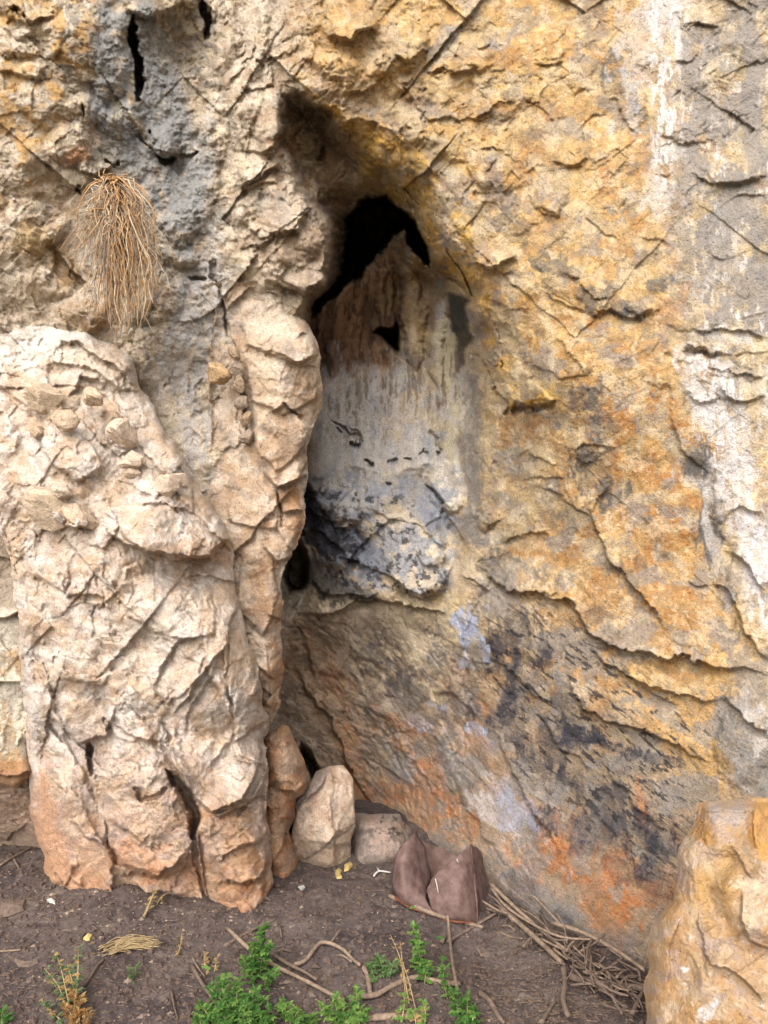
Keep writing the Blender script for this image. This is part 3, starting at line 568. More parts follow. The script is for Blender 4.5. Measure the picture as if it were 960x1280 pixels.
# dark grey stains
for a in [(735,590,26,46,0,.85),(748,520,18,40,0,.7),(722,500,14,34,0,.6),(785,612,10,11,0,.9),(880,590,22,26,0,.75),(892,660,18,60,-6,.9),(905,730,12,30,0,.7),(868,570,14,30,10,.5),(650,270,30,22,30,.65),
 (625,150,24,10,-30,.5),(640,120,14,10,-30,.6),(775,95,14,22,0,.8),(795,135,10,18,10,.85),(786,122,16,24,0,.5),(705,340,26,12,30,.75),(790,388,24,10,8,.85),(750,372,30,14,25,.8),(820,356,13,12,0,.8),
 (610,640,14,22,0,.5),(600,600,16,30,0,.35),(640,700,26,12,15,.7),(680,722,26,9,20,.6),(620,715,22,10,20,.6),(720,640,18,30,-20,.4),(690,640,16,20,0,.4),(785,722,26,14,35,.6),(800,700,18,18,0,.4),
 (740,770,20,14,0,.5),(645,800,34,24,20,.75),(620,830,18,26,0,.7),(655,830,26,12,0,.6),(770,935,60,9,10,.9),(820,945,40,8,12,.8),(728,920,34,10,30,.9),(690,930,30,26,-30,.7),(640,900,18,40,-20,.7),
 (630,870,14,26,0,.8),(720,980,34,14,30,.75),(770,1000,24,26,0,.75),(800,1040,26,30,-20,.85),(740,1040,30,22,-30,.7),(700,1030,22,14,30,.8),(675,1030,18,18,0,.75),(820,1080,24,40,-20,.8),
 (775,1090,24,12,30,.5),(560,880,14,40,-25,.5),(520,860,26,18,25,.45),(580,840,12,40,0,.5),(560,960,10,26,-30,.4),(450,800,60,12,35,.4),(700,1150,26,8,25,.5),(650,1110,36,16,35,.4),(465,820,30,30,0,.35),(700,885,20,24,0,.45),(665,200,20,20,0,.35),(660,860,20,26,-25,.6),(665,960,22,34,-28,.55)]:
    s_(a[0],a[1],a[2],a[3],a[4], K(72,70,76) if a[1] > 760 else K(100,96,92), min(1, a[5]), .16, .85, 1 if a[1] > 500 else 0)
# black flecks aligned with the dip on the lower wall
cf.mottle(K(48,46,50), .85, .42, .12, 9, 331, mk, (.5, 1.7), 40)
BLUE = K(180,186,204)
for a in [(590,792,16,34,-12,1.0),(605,820,9,14,0,.8),(582,772,14,10,0,.8),(594,912,12,6,5,.9),(530,905,14,8,30,.5),(540,880,12,6,20,.45),(640,1010,18,26,-20,.45),(620,1000,14,30,-20,.4),(700,1165,16,8,20,.4),(506,965,10,5,40,.4),(612,930,8,12,0,.35)]:
    s_(a[0],a[1],a[2],a[3],a[4], BLUE, a[5], .15, 1.0, 1)
# pale runs at right
for a in [(800,60,22,80,4,.6),(835,20,22,40,0,.75),(815,230,14,40,0,.5),(700+130,250,20,24,0,.6),(865,480,10,36,-25,.95),(880,520,8,24,-20,.9),(870,455,14,10,20,.9),(858,440,16,9,0,.7),(905,560,12,40,-10,.75),(925,540,10,60,-8,.5),
 (930,640,16,90,-8,.7),(950,720,14,60,0,.8),(895,690,7,60,-12,.6),(912,620,16,30,0,.4),(845,190,26,10,0,.6),(890,150,16,10,20,.5),(905,320,20,40,0,.35),(940,130,12,60,0,.4),(886,60,10,40,0,.3),(900,420,40,10,5,.4),(870,610,20,8,30,.4),(940,900,20,26,0,.5),(925,960,14,24,0,.4),
 (240,200,30,70,0,.3),(190,75,16,30,0,.4),(165,200,20,40,-30,.4),(255,370,26,60,0,.55),(230,440,20,50,-20,.4),(118,250,16,18,0,.7),(110,320,20,10,0,.4),(290,390,14,50,-6,.4)]:
    s_(a[0],a[1],a[2],a[3],a[4], K(214,206,198), a[5], .25, .9, 1)
# dark run and pale drip edge at the right side of the niche
p_([(556,368),(584,376),(588,420),(576,470),(582,510),(568,505),(571,440),(558,400)], K(60,60,54), .85, 4, 3)
p_([(544,400),(562,398),(571,450),(578,520),(576,600),(562,604),(562,520),(550,460)], K(210,198,168), .65, 4, 4)
p_([(584,440),(606,490),(600,560),(596,680),(584,690),(581,560)], K(134,128,122), .7, 7, 5)
# grey crust down the upper left, grey-white runs at the far right
cf.mottle(K(150,150,148), .85, -.25, .25, 4, 393, Z([(120,0),(190,0),(232,120),(262,220),(262,330),(215,330),(170,220),(110,150)], 12), (1.3, .7))
cf.mottle(K(190,186,182), .7, -.1, .2, 5, 395, Z([(236,330),(270,330),(276,420),(262,560),(280,640),(262,640),(180,460),(200,420)], 8), (1.6, .6))
cf.mottle(K(150,142,134), .8, -.1, .25, 3, 397, Z([(850,40),(1000,-40),(1000,420),(900,400),(850,300)], 18), (1.4, .6))
cf.mottle(K(220,214,212), .85, .05, .15, 6, 399, Z([(880,440),(925,470),(945,600),(990,740),(990,830),(945,770),(905,640),(865,520)], 10), (2.0, .5)); cf.mottle(K(226,220,216), .8, .1, .15, 6, 400, Z([(810,-20),(850,-20),(852,120),(838,240),(815,200)], 10), (1.8, .5))
# soot and dust on the bulge in the niche
p_([(386,598),(440,598),(486,606),(474,640),(430,648),(400,626)], K(180,176,172), .85, 4, 3)
p_([(380,608),(394,614),(412,640),(440,655),(474,676),(492,716),(470,724),(430,704),(396,676),(378,650)], K(70,70,78), .85, 6, 6)
p_([(384,690),(410,716),(470,742),(470,756),(400,748),(372,726)], K(84,80,78), .8, 5, 4)
p_([(474,640),(520,636),(552,660),(562,700),(552,734),(504,740),(480,716),(466,676)], K(208,198,184), .5, 5, 6)
p_([(500,596),(536,600),(560,640),(556,672),(530,664),(500,630)], K(150,150,152), .7, 5, 4); p_([(536,590),(560,582),(576,606),(570,640),(556,634),(540,612)], K(216,206,190), .75, 4, 5)
p_([(412,500),(432,500),(440,540),(420,560),(400,540)], K(196,188,178), .5, 8, 6); cf.mottle(K(120,100,84), .7, .25, .12, 6, 315, Z([(385,440),(585,440),(580,520),(390,520)], 14), (2.2, .4)); cf.mottle(K(204,198,190), .6, .2, .15, 6, 317, Z([(385,470),(580,470),(580,600),(390,600)], 14), (2.0, .5))
cf.mottle(K(146,150,160), .75, .0, .15, 5, 321, Z([(384,590),(500,596),(580,590),(570,700),(556,740),(440,740),(384,690)], 8)); p_([(380,600),(392,604),(400,650),(430,690),(400,700),(376,680)], K(60,60,68), .8, 5, 4); cf.mottle(K(52,50,54), .8, .35, .08, 9, 319, Z([(380,600),(500,610),(560,740),(400,760)], 8))
# lower left corner behind the slab: pale block over a brown foot
p_([(-900,600),(60,600),(60,975),(-900,960)], K(226,214,192), .9, 5, 6); p_([(-900,975),(80,985),(80,1200),(-900,1200)], K(196,168,146), .9, 5, 6)
s_(14,960,26,16,0, K(170,120,76), .6); s_(4,700,10,60,0, K(150,132,112), .7)
cf.mottle(K(190,150,100), .6, .2, .2, 4, 391, Z([(-60,780),(40,780),(40,1000),(-60,1000)], 8), (1, .4))

hide = sd_poly(cf.U, cf.V, [(-70,560),(150,560),(250,760),(270,1000),(240,1100),(120,1150),(80,1050),(60,800),(-70,650)]) > 0
cq = quads_of(*cf.sh, mask=~hide)
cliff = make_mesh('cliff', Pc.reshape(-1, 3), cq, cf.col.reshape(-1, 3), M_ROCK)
cliff['kind'] = 'structure'; cliff['label'] = 'ochre and grey limestone cliff with an arched cave niche'

# ------------------------------------------------------------------ free-standing and leaning rock bodies
def rock(name, outline, depth, rim=30, rimd=.10, back=.35, weights=None, paint=None, feats=None, seed=0, step=1.38, mat=None, warp=.6, parent=None, amp=1.0, rough_edge=4, flat=None):
    o = np.array(outline, float); x0, y0 = o.min(0) - 8; x1, y1 = o.max(0) + 8
    us = np.arange(x0, x1 + step, step); vs = np.arange(y0, y1 + step, step)
    f = Field(us, vs, warp, seed)
    Df = tps_grid(depth, us, vs, lo=(-400, -400), hi=(2000, 2000)) if len(depth) > 2 else np.full(f.sh, depth[0])
    sd = sd_poly(f.US, f.VS, outline); sd = sd + f.n * rough_edge * .5 * smooth(5, -1, sd)
    r = np.clip(blur(sd, 3) / rim, 0, 1)
    if flat: r = np.maximum(r, smooth(flat + 14, flat - 14, f.U))
    Df = Df + rimd * (.55 * (1 - r) ** 2 + .45 * (1 - r) ** 5)
    gv, gu = np.gradient(sd, vs, us); g2 = gu ** 2 + gv ** 2 + 1e-6
    mask = sd > -step * 1.2
    neg = np.where(sd < 0, sd, 0); U2 = f.U - np.clip(neg * gu / g2, -2, 2); V2 = f.V - np.clip(neg * gv / g2, -2, 2)
    P = unproj(U2, V2, Df); N = blur(grid_normals(blur(P, 4)), 24) * .6 + np.array([0, -.6, 0]); N /= np.linalg.norm(N, axis=2, keepdims=True)
    fade = .4 + .6 * smooth(-1, 6, sd)
    if feats: feats(f)
    w = weights(f) if weights else {'facet': 1.0, 'ledge': .6}
    w = {k: (np.full(f.U.size, v, f32) if np.isscalar(v) else v.ravel().astype(f32)) for k, v in w.items()}
    h = relief(P.reshape(-1, 3).astype(f32) + seed * .37, w).reshape(f.sh) * amp
    RAY = np.array([0, -CAMD, CAMH]) - P; RAY /= np.linalg.norm(RAY, axis=2, keepdims=True); P = P + RAY * ((f.H * 1.15 + h * .68) * fade)[..., None]
    paint(f)
    q = quads_of(*f.sh, mask=mask)
    # keep the largest outline: boundary edges -> skirt running back into the rock, closed by a far point
    e = np.concatenate([q[:, [0, 1]], q[:, [1, 2]], q[:, [2, 3]], q[:, [3, 0]]]); key = np.sort(e, 1); key = key[:, 0].astype(np.int64) * 10 ** 8 + key[:, 1]
    uq, idx, cnt = np.unique(key, return_index=True, return_counts=True); be = e[idx[cnt == 1]]
    V = P.reshape(-1, 3); col = f.col.reshape(-1, 3)
    bv = np.unique(be); cen = V[bv].mean(0); n0 = len(V); remap = np.full(n0, -1); remap[bv] = np.arange(len(bv))
    rings = []
    camp = np.array([0, -CAMD, CAMH])
    for sc, dd in ((.985, .2), (.93, .6), (.7, 1.0)):
        r_ = cen + (V[bv] - cen) * np.array([sc, 1, sc]); dy = (r_[:, 1:2] + CAMD); r_ = camp + (r_ - camp) * (1 + back * dd / dy); rings.append(r_)
    far = rings[-1].mean(0) + np.array([0, .03, 0])
    Vall = np.concatenate([V] + rings + [[far]]); colall = np.concatenate([col] + [col[bv]] * 3 + [col[bv][:1]])
    nb = len(bv); qs = [q]; prev = lambda i: i
    a, b = be[:, 0], be[:, 1]; ra, rb = remap[a], remap[b]; la, lb = a, b
    for k in range(3):
        na, nb_ = n0 + k * nb + ra, n0 + k * nb + rb; qs.append(np.stack([lb, la, na, nb_], 1)); la, lb = na, nb_
    tr = np.stack([lb, la, np.full(len(la), len(Vall) - 1)], 1)
    quads = np.concatenate(qs)
    used = np.zeros(len(Vall), bool); used[quads.ravel()] = True; used[tr.ravel()] = True
    nm = np.cumsum(used) - 1
    return make_mesh(name, Vall[used], nm[quads], colall[used], mat or M_ROCK, parent, tris=nm[tr])

# --- far-left pale block
def _pb(f):
    f.fill(K(226,214,192)); f.mottle(K(190,150,100), .7, .1, .2, 3, 401, None, (1, .5)); f.mottle(K(176,166,152), .6, .15, .2, 4, 403)
    f.patch([(-80,620),(30,620),(20,760),(-80,760)], K(160,142,122), .8, 10, 8); f.patch([(-80,945),(60,950),(60,990),(-80,990)], K(170,122,80), .8, 5, 5)
def _fb(f):
    f.ledge([(40,760),(0,772),(-40,760)], .04, 20, 2); f.ledge([(40,858),(0,850),(-40,870)], .03, 16, 2); f.ledge([(60,960),(10,972),(-60,960)], .05, 20, 2); f.ledge([(20,700),(-30,690)], .03, 14, 2)
b = rock('rock_block', [(-160,600),(20,600),(32,760),(36,900),(40,970),(20,985),(-160,980)], [(0,620,3.02),(0,800,2.98),(0,980,2.98),(-160,620,2.9),(-160,980,2.9),(60,800,3.02)], 12, .06, .5, lambda f: {'facet': .4, 'ledge': .7}, _pb, _fb, seed=3)
tag(b, 'white and rust-streaked rock block behind the slab at the left edge', 'rock')

# --- pillar right of the crevice
def pw(f): return {'facet': .9, 'ledge': .5, 'crust': .15}
def pp(f):
    f.fill(K(208,184,158)); f.mottle(K(228,210,190), .7, .1, .25, 3, 411); f.mottle(K(176,140,104), .55, .15, .25, 3.5, 413); f.mottle(K(150,138,128), .5, .3, .2, 4, 415)
    f.spot(375,520,20,60,10, K(170,140,110), .6, .4, .5); f.spot(345,390,34,30,0, K(220,204,182), .8, .4, .4); f.spot(360,640,20,34,0, K(186,136,94), .8); f.spot(370,560,16,24,0, K(150,130,112), .5)
    f.spot(340,760,20,60,0, K(170,132,100), .6, .4, .5); f.spot(342,850,14,40,0, K(184,128,84), .6); f.spot(330,480,16,50,0, K(216,194,166), .6)
def pf(f):
    f.crack([(272,352),(282,400),(296,440),(302,500),(314,560)], 3.2, .07)
    for p, h, a in [([(300,372),(350,372),(392,420),(396,460),(350,450),(306,430)],.03,110),([(306,440),(350,452),(396,462),(394,500),(350,520),(312,500)],.025,90),([(318,510),(350,524),(392,505),(382,560),(346,590),(322,570)],.03,80),([(316,590),(350,606),(346,662),(312,660)],.03,70),([(350,606),(386,592),(384,640),(362,690),(346,664)],.03,50),([(290,600),(316,604),(314,660),(284,650)],.03,100),([(300,680),(340,690),(352,740),(330,800),(296,760)],.03,60),([(300,780),(334,800),(340,880),(306,880)],.025,60)]: f.block(p, h, a)
    for p, h in [([(396,445),(370,452),(340,440)],.05),([(380,520),(352,505),(330,520)],.035),([(385,592),(350,606),(326,592)],.07),([(385,640),(365,636),(352,640)],.04),([(372,690),(350,706),(330,680)],.05),([(360,780),(330,770)],.03),([(345,850),(318,830)],.03)]: f.ledge(p, h, 26)
    f.crack([(350,612),(351,640),(354,662)], 2.5, .04)
P2 = [(270,352),(318,350),(352,370),(384,406),(401,446),(400,500),(386,560),(386,604),(384,650),(364,690),(354,730),(354,800),(352,880),(334,912),(300,900),(240,760),(236,680),(246,600),(262,560),(262,430)]
b = rock('rock_pillar', P2, [(320,355,2.99),(280,400,3.03),(292,500,3.03),(300,580,3.0),(262,600,3.05),(240,700,3.08),(280,700,3.0),(270,850,3.06),(380,420,2.95),(350,450,2.91),(330,500,2.93),(345,560,2.93),(320,620,2.95),(375,600,2.94),(345,700,2.93),(330,780,2.95),(340,900,3.04),(390,500,2.97)], 20, .10, .9, pw, pp, pf, seed=5, flat=322)
tag(b, 'cream rounded rock pillar standing at the left mouth of the cave', 'rock')
b = None

# --- the great leaning slab at left
def sw(f):
    c = f.zone([(0,640),(150,640),(200,720),(260,900),(180,960),(60,1000),(20,800)], 30)
    low = f.zone([(30,960),(90,960),(150,1080),(160,1170),(60,1170)], 16) * .7
    m = f.zone([(180,640),(260,600),(290,700),(300,900),(240,900),(150,700)], 24) * .35
    return {'facet': 1.0 - low - m, 'ledge': (.75 + .35 * c) * (1 - low), 'bed': np.zeros(f.sh)}
def sp(f):
    f.fill(K(218,196,176)); f.mottle(K(230,216,204), .8, .05, .3, 2.2, 421); f.mottle(K(206,172,134), .6, .12, .25, 3, 423); f.mottle(K(184,168,152), .5, .25, .2, 5, 425)
    f.mottle(K(238,226,210), .5, .3, .2, 4, 431)
    low = smooth(900, 1120, f.V + 20 * f.n)[..., None] * .8; f.col[:] = f.col * (1 - low) + K(208,168,134) * low
    f.mottle(K(192,134,92), .5, .2, .2, 3, 427, smooth(960, 1100, f.V)); f.mottle(K(168,150,144), .5, .3, .2, 3, 429, smooth(850, 1000, f.V))
    f.spot(30,430,60,26,0, K(236,228,216), .8, .4, .4); f.spot(150,470,60,30,20, K(226,208,184), .6); f.spot(240,690,50,16,0, K(196,150,110), .6); f.spot(70,500,30,20,0, K(190,166,132), .6)
    f.patch([(34,960),(60,960),(90,1080),(170,1120),(140,1150),(60,1140)], K(214,166,130), .8, 10, 10); f.spot(40,900,8,90,-3, K(222,208,198), .8, .3, .3)
    f.spot(290,1070,34,60,-10, K(206,160,118), .6); f.spot(310,1130,20,30,0, K(178,118,80), .6); f.spot(270,1060,10,30,0, K(190,178,170), .4); f.spot(180,1080,60,20,20, K(200,144,106), .5); f.spot(120,950,14,50,-20, K(178,160,150), .6)
    f.spot(200,800,50,50,0, K(228,214,198), .6); f.spot(285,800,20,60,-20, K(226,196,164), .7)
def sf(f):
    for a in [(90,545,56,60,-10,.06,3),(75,625,40,26,0,.04,3),(195,590,46,60,-20,.05),(215,660,66,44,10,.06,3),(60,500,40,26,0,.04),(150,520,34,26,20,.03),(120,700,50,40,0,.03),(215,770,60,60,0,.05),
     (170,860,50,50,0,.04),(250,850,50,70,-20,.05),(290,840,30,80,-20,.06,3),(180,980,60,70,-10,.06),(80,860,44,60,0,.03),(285,1060,46,70,-12,.06),(300,960,34,50,0,.04),(180,1050,70,44,20,.025,3),(90,1010,40,90,-12,.02)]: f.lump(*a)
    for p, h, s in [([(176,488),(150,462),(100,430),(60,420)],.04,34),([(30,505),(55,510),(70,480)],.03,20),([(288,640),(284,672),(262,694),(228,700),(190,692),(160,678),(130,660)],.11,100),([(300,730),(260,716),(220,722)],.03,26),
     ([(50,590),(60,636),(90,655),(104,630)],.05,26),([(150,740),(160,712),(180,700)],.05,22),([(140,770),(120,740),(80,745)],.04,24),([(262,790),(220,800),(190,860)],.04,30),([(280,810),(262,850),(240,880),(232,920)],.035,30),
     ([(60,830),(110,850),(150,836),(170,820)],.05,28),([(120,1000),(105,960),(108,930)],.05,16),([(238,990),(220,985),(200,940),(204,905)],.06,30),([(250,1066),(226,1074),(196,1092),(150,1094),(130,1070),(110,1030)],.04,40),([(200,1060),(170,1050),(140,1020)],.03,30),([(230,1120),(200,1112),(170,1120)],.03,24),([(330,940),(300,1004),(262,1016),(230,980),(205,920)],.08,70),([(300,740),(286,800),(250,850),(214,900)],.05,60),([(120,640),(108,660),(80,656),(46,644)],.05,40),([(150,880),(130,920),(100,926),(60,890)],.05,50),([(130,1060),(90,1030),(70,960)],.05,26),
     ([(334,990),(300,1010),(270,1022),(250,1010)],.06,30),([(330,1046),(300,1060),(272,1080)],.055,22),([(330,1096),(306,1108),(280,1100)],.05,22),([(332,960),(300,950),(284,930)],.04,24),([(170,600),(150,560),(130,540)],.03,24),
     ([(110,1110),(90,1100),(84,1070)],.04,16),([(240,640),(200,625),(170,630)],.03,22),([(210,930),(170,920),(130,900)],.04,24),([(130,480),(100,470),(84,500)],.03,20)]: f.ledge(p, h, s)
    for p, h, a in [([(45,545),(52,522),(80,500),(84,528),(120,562),(132,584),(96,602),(64,582)],.05,120),([(100,500),(128,500),(160,520),(176,560),(150,566),(120,548)],.03,60),([(0,440),(34,428),(60,440),(66,500),(34,508),(0,480)],.03,90),
     ([(60,424),(110,420),(150,450),(176,488),(150,484),(110,462),(66,452)],.035,110),([(130,640),(160,610),(200,625),(244,640),(276,690),(240,698),(180,690),(150,660)],.055,100),([(170,610),(186,570),(220,560),(246,600),(240,640),(200,624)],.03,40),
     ([(104,630),(130,620),(150,660),(130,690),(96,672)],.03,20),([(150,730),(200,712),(262,730),(270,790),(230,800),(190,790),(160,770)],.04,110),([(180,790),(230,800),(262,790),(250,850),(212,880),(186,850)],.035,60),([(268,770),(300,790),(326,862),(330,900),(296,930),(286,860)],.05,150),
     ([(262,800),(284,860),(292,930),(260,960),(236,920),(240,850)],.03,60),([(205,900),(236,920),(262,960),(300,950),(334,960),(320,1000),(262,1016),(226,980)],.05,90),([(252,1020),(300,1012),(334,1000),(334,1044),(300,1058),(270,1064)],.04,90),
     ([(262,1064),(300,1058),(334,1046),(330,1096),(304,1106),(280,1104)],.045,90),([(284,1106),(330,1098),(336,1120),(304,1154)],.03,60),([(110,960),(140,940),(180,960),(204,960),(240,1030),(244,1072),(200,1092),(150,1086),(130,1040)],.04,110),
     ([(36,960),(70,950),(100,1000),(140,1080),(150,1130),(90,1128),(60,1080)],.03,60),([(60,820),(100,800),(140,830),(130,860),(80,850)],.03,90),([(90,700),(130,700),(150,740),(120,760),(84,740)],.03,90),([(30,660),(60,650),(96,690),(80,740),(40,720)],.025,90),
     ([(130,860),(180,840),(210,890),(190,930),(140,920)],.03,110),([(64,1100),(70,1060),(92,1060),(98,1080),(80,1112)],.03,90)]: f.block(p, h, a)
    f.crack([(246,1004),(244,1050),(250,1100),(262,1136)], 3.5, .05); f.crack([(338,960),(330,990),(336,1040)], 3, .03)
    for p, h, a in [([(60,420),(110,415),(165,445),(182,492),(214,548),(246,602),(276,652),(288,690),(240,640),(196,590),(150,520),(100,460)],.05,30),([(250,700),(290,700),(312,800),(332,900),(330,960),(300,940),(270,860),(240,790)],.05,20),([(34,860),(60,850),(100,960),(140,1060),(150,1140),(70,1130),(44,1020)],.05,200),([(120,930),(200,900),(240,1000),(248,1080),(200,1096),(150,1090),(116,1010)],.04,70)]: f.block(p, h, a, 4)
    for p, w_, d in [([(108,928),(110,950),(112,974)],5,.12),([(204,960),(226,985),(240,1010),(243,1050)],7,.16),([(212,930),(204,905)],3,.04),([(285,790),(287,850),(286,890)],2.5,.035),([(170,985),(180,1000),(210,985)],4,.05),([(132,1020),(136,1060),(150,1090)],2.5,.03),([(250,1040),(256,1090),(262,1120)],3,.04),([(60,905),(85,925)],3,.03)]: f.crack(p, w_, d)
S1 = [(-160,395),(-20,392),(40,398),(110,412),(160,440),(180,490),(214,548),(246,600),(276,650),(292,690),(296,740),(312,800),(328,862),(334,930),(336,1000),(338,1060),(340,1116),(326,1150),(302,1168),(272,1146),(248,1140),(220,1154),(180,1148),(110,1146),(64,1122),(48,1050),(34,980),(30,900),(26,820),(14,720),(0,640),(-60,600),(-160,590)]
SD = [(0,400,2.95),(110,415,2.96),(-160,500,2.75),(0,500,2.84),(100,500,2.85),(170,480,2.94),(0,600,2.76),(100,600,2.74),(200,600,2.84),(270,650,2.92),(20,750,2.8),(100,750,2.7),(200,720,2.7),(290,740,2.86),
 (30,900,2.9),(100,900,2.8),(200,880,2.72),(300,880,2.78),(335,900,2.9),(50,1050,3.04),(100,1050,2.97),(180,1020,2.84),(180,1090,2.9),(290,1000,2.76),(330,1000,2.84),(300,1150,2.82),(70,1120,3.06),(150,1135,2.96),(240,1140,2.92),(340,1120,2.92)]
slab = rock('rock_slab', S1, SD, 13, .08, .8, sw, sp, sf, seed=0, warp=.8)
tag(slab, 'huge cream rock slab leaning against the cliff on the left', 'rock')
def pebble(cx, cy, rx, ry, D, c, parent, ang=0):
    """angular stone: a ball cut back by random planes"""
    n1, n2 = 18, 12; th = np.linspace(0, 2 * np.pi, n1, endpoint=False); ph = np.linspace(.02, np.pi - .02, n2)
    d = np.stack([np.outer(np.sin(ph), np.cos(th)), np.outer(np.sin(ph), np.sin(th)), np.outer(np.cos(ph), np.ones(n1))], -1).reshape(-1, 3)
    nn = RNG.normal(size=(13, 3)); nn /= np.linalg.norm(nn, axis=1)[:, None]; rr = RNG.uniform(.62, 1.0, 13)
    k = np.maximum(d @ nn.T / rr, 1e-3).max(1); v = d / np.maximum(k, .8)[:, None]; a = math.radians(ang); m = D / F
    x, z = v[:, 0] * rx * m, v[:, 2] * ry * m; p = np.stack([x * math.cos(a) - z * math.sin(a), v[:, 1] * min(rx, ry) * m, x * math.sin(a) + z * math.cos(a)], 1)
    p += (fbm((p * 1 + cx).astype(f32), 60, 3, 5) * .0016)[:, None]; q = []
    for i in range(n2 - 1):
        for j in range(n1): q.append([i * n1 + j, (i + 1) * n1 + j, (i + 1) * n1 + (j + 1) % n1, i * n1 + (j + 1) % n1])
    o = make_mesh('stone', p, q, np.tile(K(*c) , (len(p), 1)) * (1 + .12 * RNG.normal(size=(len(p), 1))), M_ROCK, parent, smooth_=False); o.location = at(cx, cy, D); return o
# loose stones wedged on the slab and in the joint (they move with nothing but the slab)
def stp(c):
    def _p(f): f.fill(K(*c)); f.mottle(K(c[0]-34,c[1]-38,c[2]-40), .6, .1, .25, 5, 441); f.mottle(K(min(c[0]+16,255),c[1]+14,c[2]+14), .6, .15, .2, 6, 443)
    return _p
def stone(outline, D, c=(206,182,150), rim=9, rimd=.04, back=.14, parent=slab, seed=20, name='stone', amp=.5):
    return rock(name, outline, [D], rim, rimd, back, lambda f: {'facet': 1.0}, stp(c), None, seed, 1.38, None, .5, parent, amp, 2)
for i, (o_, D_, c_) in enumerate([
 ([(34,488),(54,482),(74,494),(70,508),(46,514),(32,504)], 2.76, (212,190,156)), ([(102,492),(118,488),(128,500),(112,506)], 2.78, (208,184,152)), ([(70,520),(88,514),(96,524),(84,534),(70,532)], 2.72, (204,180,148)),
 ([(140,536),(158,530),(170,542),(164,558),(146,554)], 2.76, (212,190,162)), ([(152,566),(170,566),(178,578),(164,584)], 2.76, (214,192,164)), ([(156,586),(168,584),(172,594),(158,596)], 2.76, (206,184,154)),
 ([(78,634),(94,630),(118,634),(108,652),(94,658),(76,650)], 2.66, (204,180,148)), ([(44,618),(66,606),(86,612),(76,636),(56,652),(46,640)], 2.68, (208,186,154)), ([(66,606),(88,606),(86,620),(72,622)], 2.66, (214,194,166)),
 ([(196,594),(222,590),(228,612),(204,618)], 2.76, (212,190,162)), ([(40,536),(50,532),(54,544),(44,548)], 2.76, (196,172,140))]):
    pp_ = np.array(o_, float); mn, mx = pp_.min(0), pp_.max(0); pebble((mn[0] + mx[0]) / 2, (mn[1] + mx[1]) / 2, (mx[0] - mn[0]) * .62, (mx[1] - mn[1]) * .62, D_ + .012 + (.03 if mx[0] - mn[0] > 32 else 0), (c_[0] + 8, c_[1] + 6, c_[2] + 10), slab, random.uniform(-30, 30))
pil = bpy.data.objects['rock_pillar']
for i, (o_, D_, c_) in enumerate([([(286,436),(298,434),(300,450),(288,452)], 2.98, (190,164,134)), ([(286,454),(300,452),(302,468),(290,470)], 2.98, (170,150,130)), ([(262,462),(282,458),(286,474),(266,478)], 3.0, (206,172,130)),
 ([(292,474),(303,472),(306,490),(296,492)], 2.98, (182,158,130)), ([(296,496),(308,496),(310,512),(300,514)], 2.99, (166,146,128)), ([(300,516),(312,516),(314,532),(303,532)], 3.0, (176,150,122)), ([(302,540),(313,538),(316,556),(306,556)], 3.0, (170,150,130))]):
    pp_ = np.array(o_, float); mn, mx = pp_.min(0), pp_.max(0); pebble((mn[0] + mx[0]) / 2, (mn[1] + mx[1]) / 2, (mx[0] - mn[0]) * random.uniform(.5, .8), (mx[1] - mn[1]) * random.uniform(.5, .75), D_ + .0, c_, cliff, random.uniform(-40, 40))

# --- rock spur and boulders at the foot
def q1(f):
    f.fill(K(204,160,124)); f.mottle(K(222,190,158), .7, .05, .25, 3, 451); f.mottle(K(176,112,68), .7, .15, .25, 3, 453); f.mottle(K(150,138,130), .4, .25, .2, 4, 455)
b = rock('rock_spur', [(330,920),(352,904),(362,906),(372,940),(388,966),(384,985),(372,1000),(362,1040),(372,1062),(380,1090),(360,1116),(338,1106),(326,1060),(320,980)], [(340,920,3.1),(380,960,3.1),(350,1000,3.08),(350,1110,3.06),(380,1090,3.2),(325,1000,3.1)], 20, .14, .5, lambda f: {'facet': .9, 'ledge': .6}, q1, lambda f: (f.ledge([(388,975),(372,990),(345,985)], .06, 20, 2), f.lump(352,950,26,40,-10,.05,3), f.lump(350,1080,24,36,0,.05)), seed=61)
tag(b, 'orange-tinged rock spur rising between the slab and the upright boulder', 'rock')
def q2(f):
    f.fill(K(214,186,160)); f.mottle(K(228,208,186), .7, .05, .25, 3, 461); f.mottle(K(190,156,128), .5, .1, .25, 4, 463); f.mottle(K(150,132,124), .5, .35, .15, 6, 465)
    f.patch([(398,962),(410,965),(396,990),(372,1010),(366,1000)], K(152,138,132), .85, 5, 6)
b = rock('upright_boulder', [(366,1066),(364,1040),(370,1004),(382,984),(396,962),(412,958),(430,960),(442,976),(446,1000),(444,1040),(440,1072),(424,1084),(404,1088),(380,1082)], [(380,1000,3.26),(430,980,3.24),(400,1040,3.12),(440,1060,3.24),(370,1060,3.26),(410,1090,3.17),(400,965,3.3)], 10, .06, .32, lambda f: {'facet': .8, 'ledge': .4}, q2, lambda f: (f.block([(340,1100),(350,940),(470,940),(470,1100)], .07, 8, 3), f.block([(414,940),(470,940),(470,1110),(418,1110)], -.13, 0, 3), f.block([(340,1046),(470,1060),(470,1110),(340,1110)], -.05, 90, 3), f.ledge([(440,1035),(415,1044),(400,1062)], .02, 24), f.ledge([(410,964),(396,990),(372,1012)], .03, 30)), seed=63, rough_edge=1.5)
tag(b, 'upright pale pinkish boulder standing at the cave foot beside the rusty metal', 'boulder')
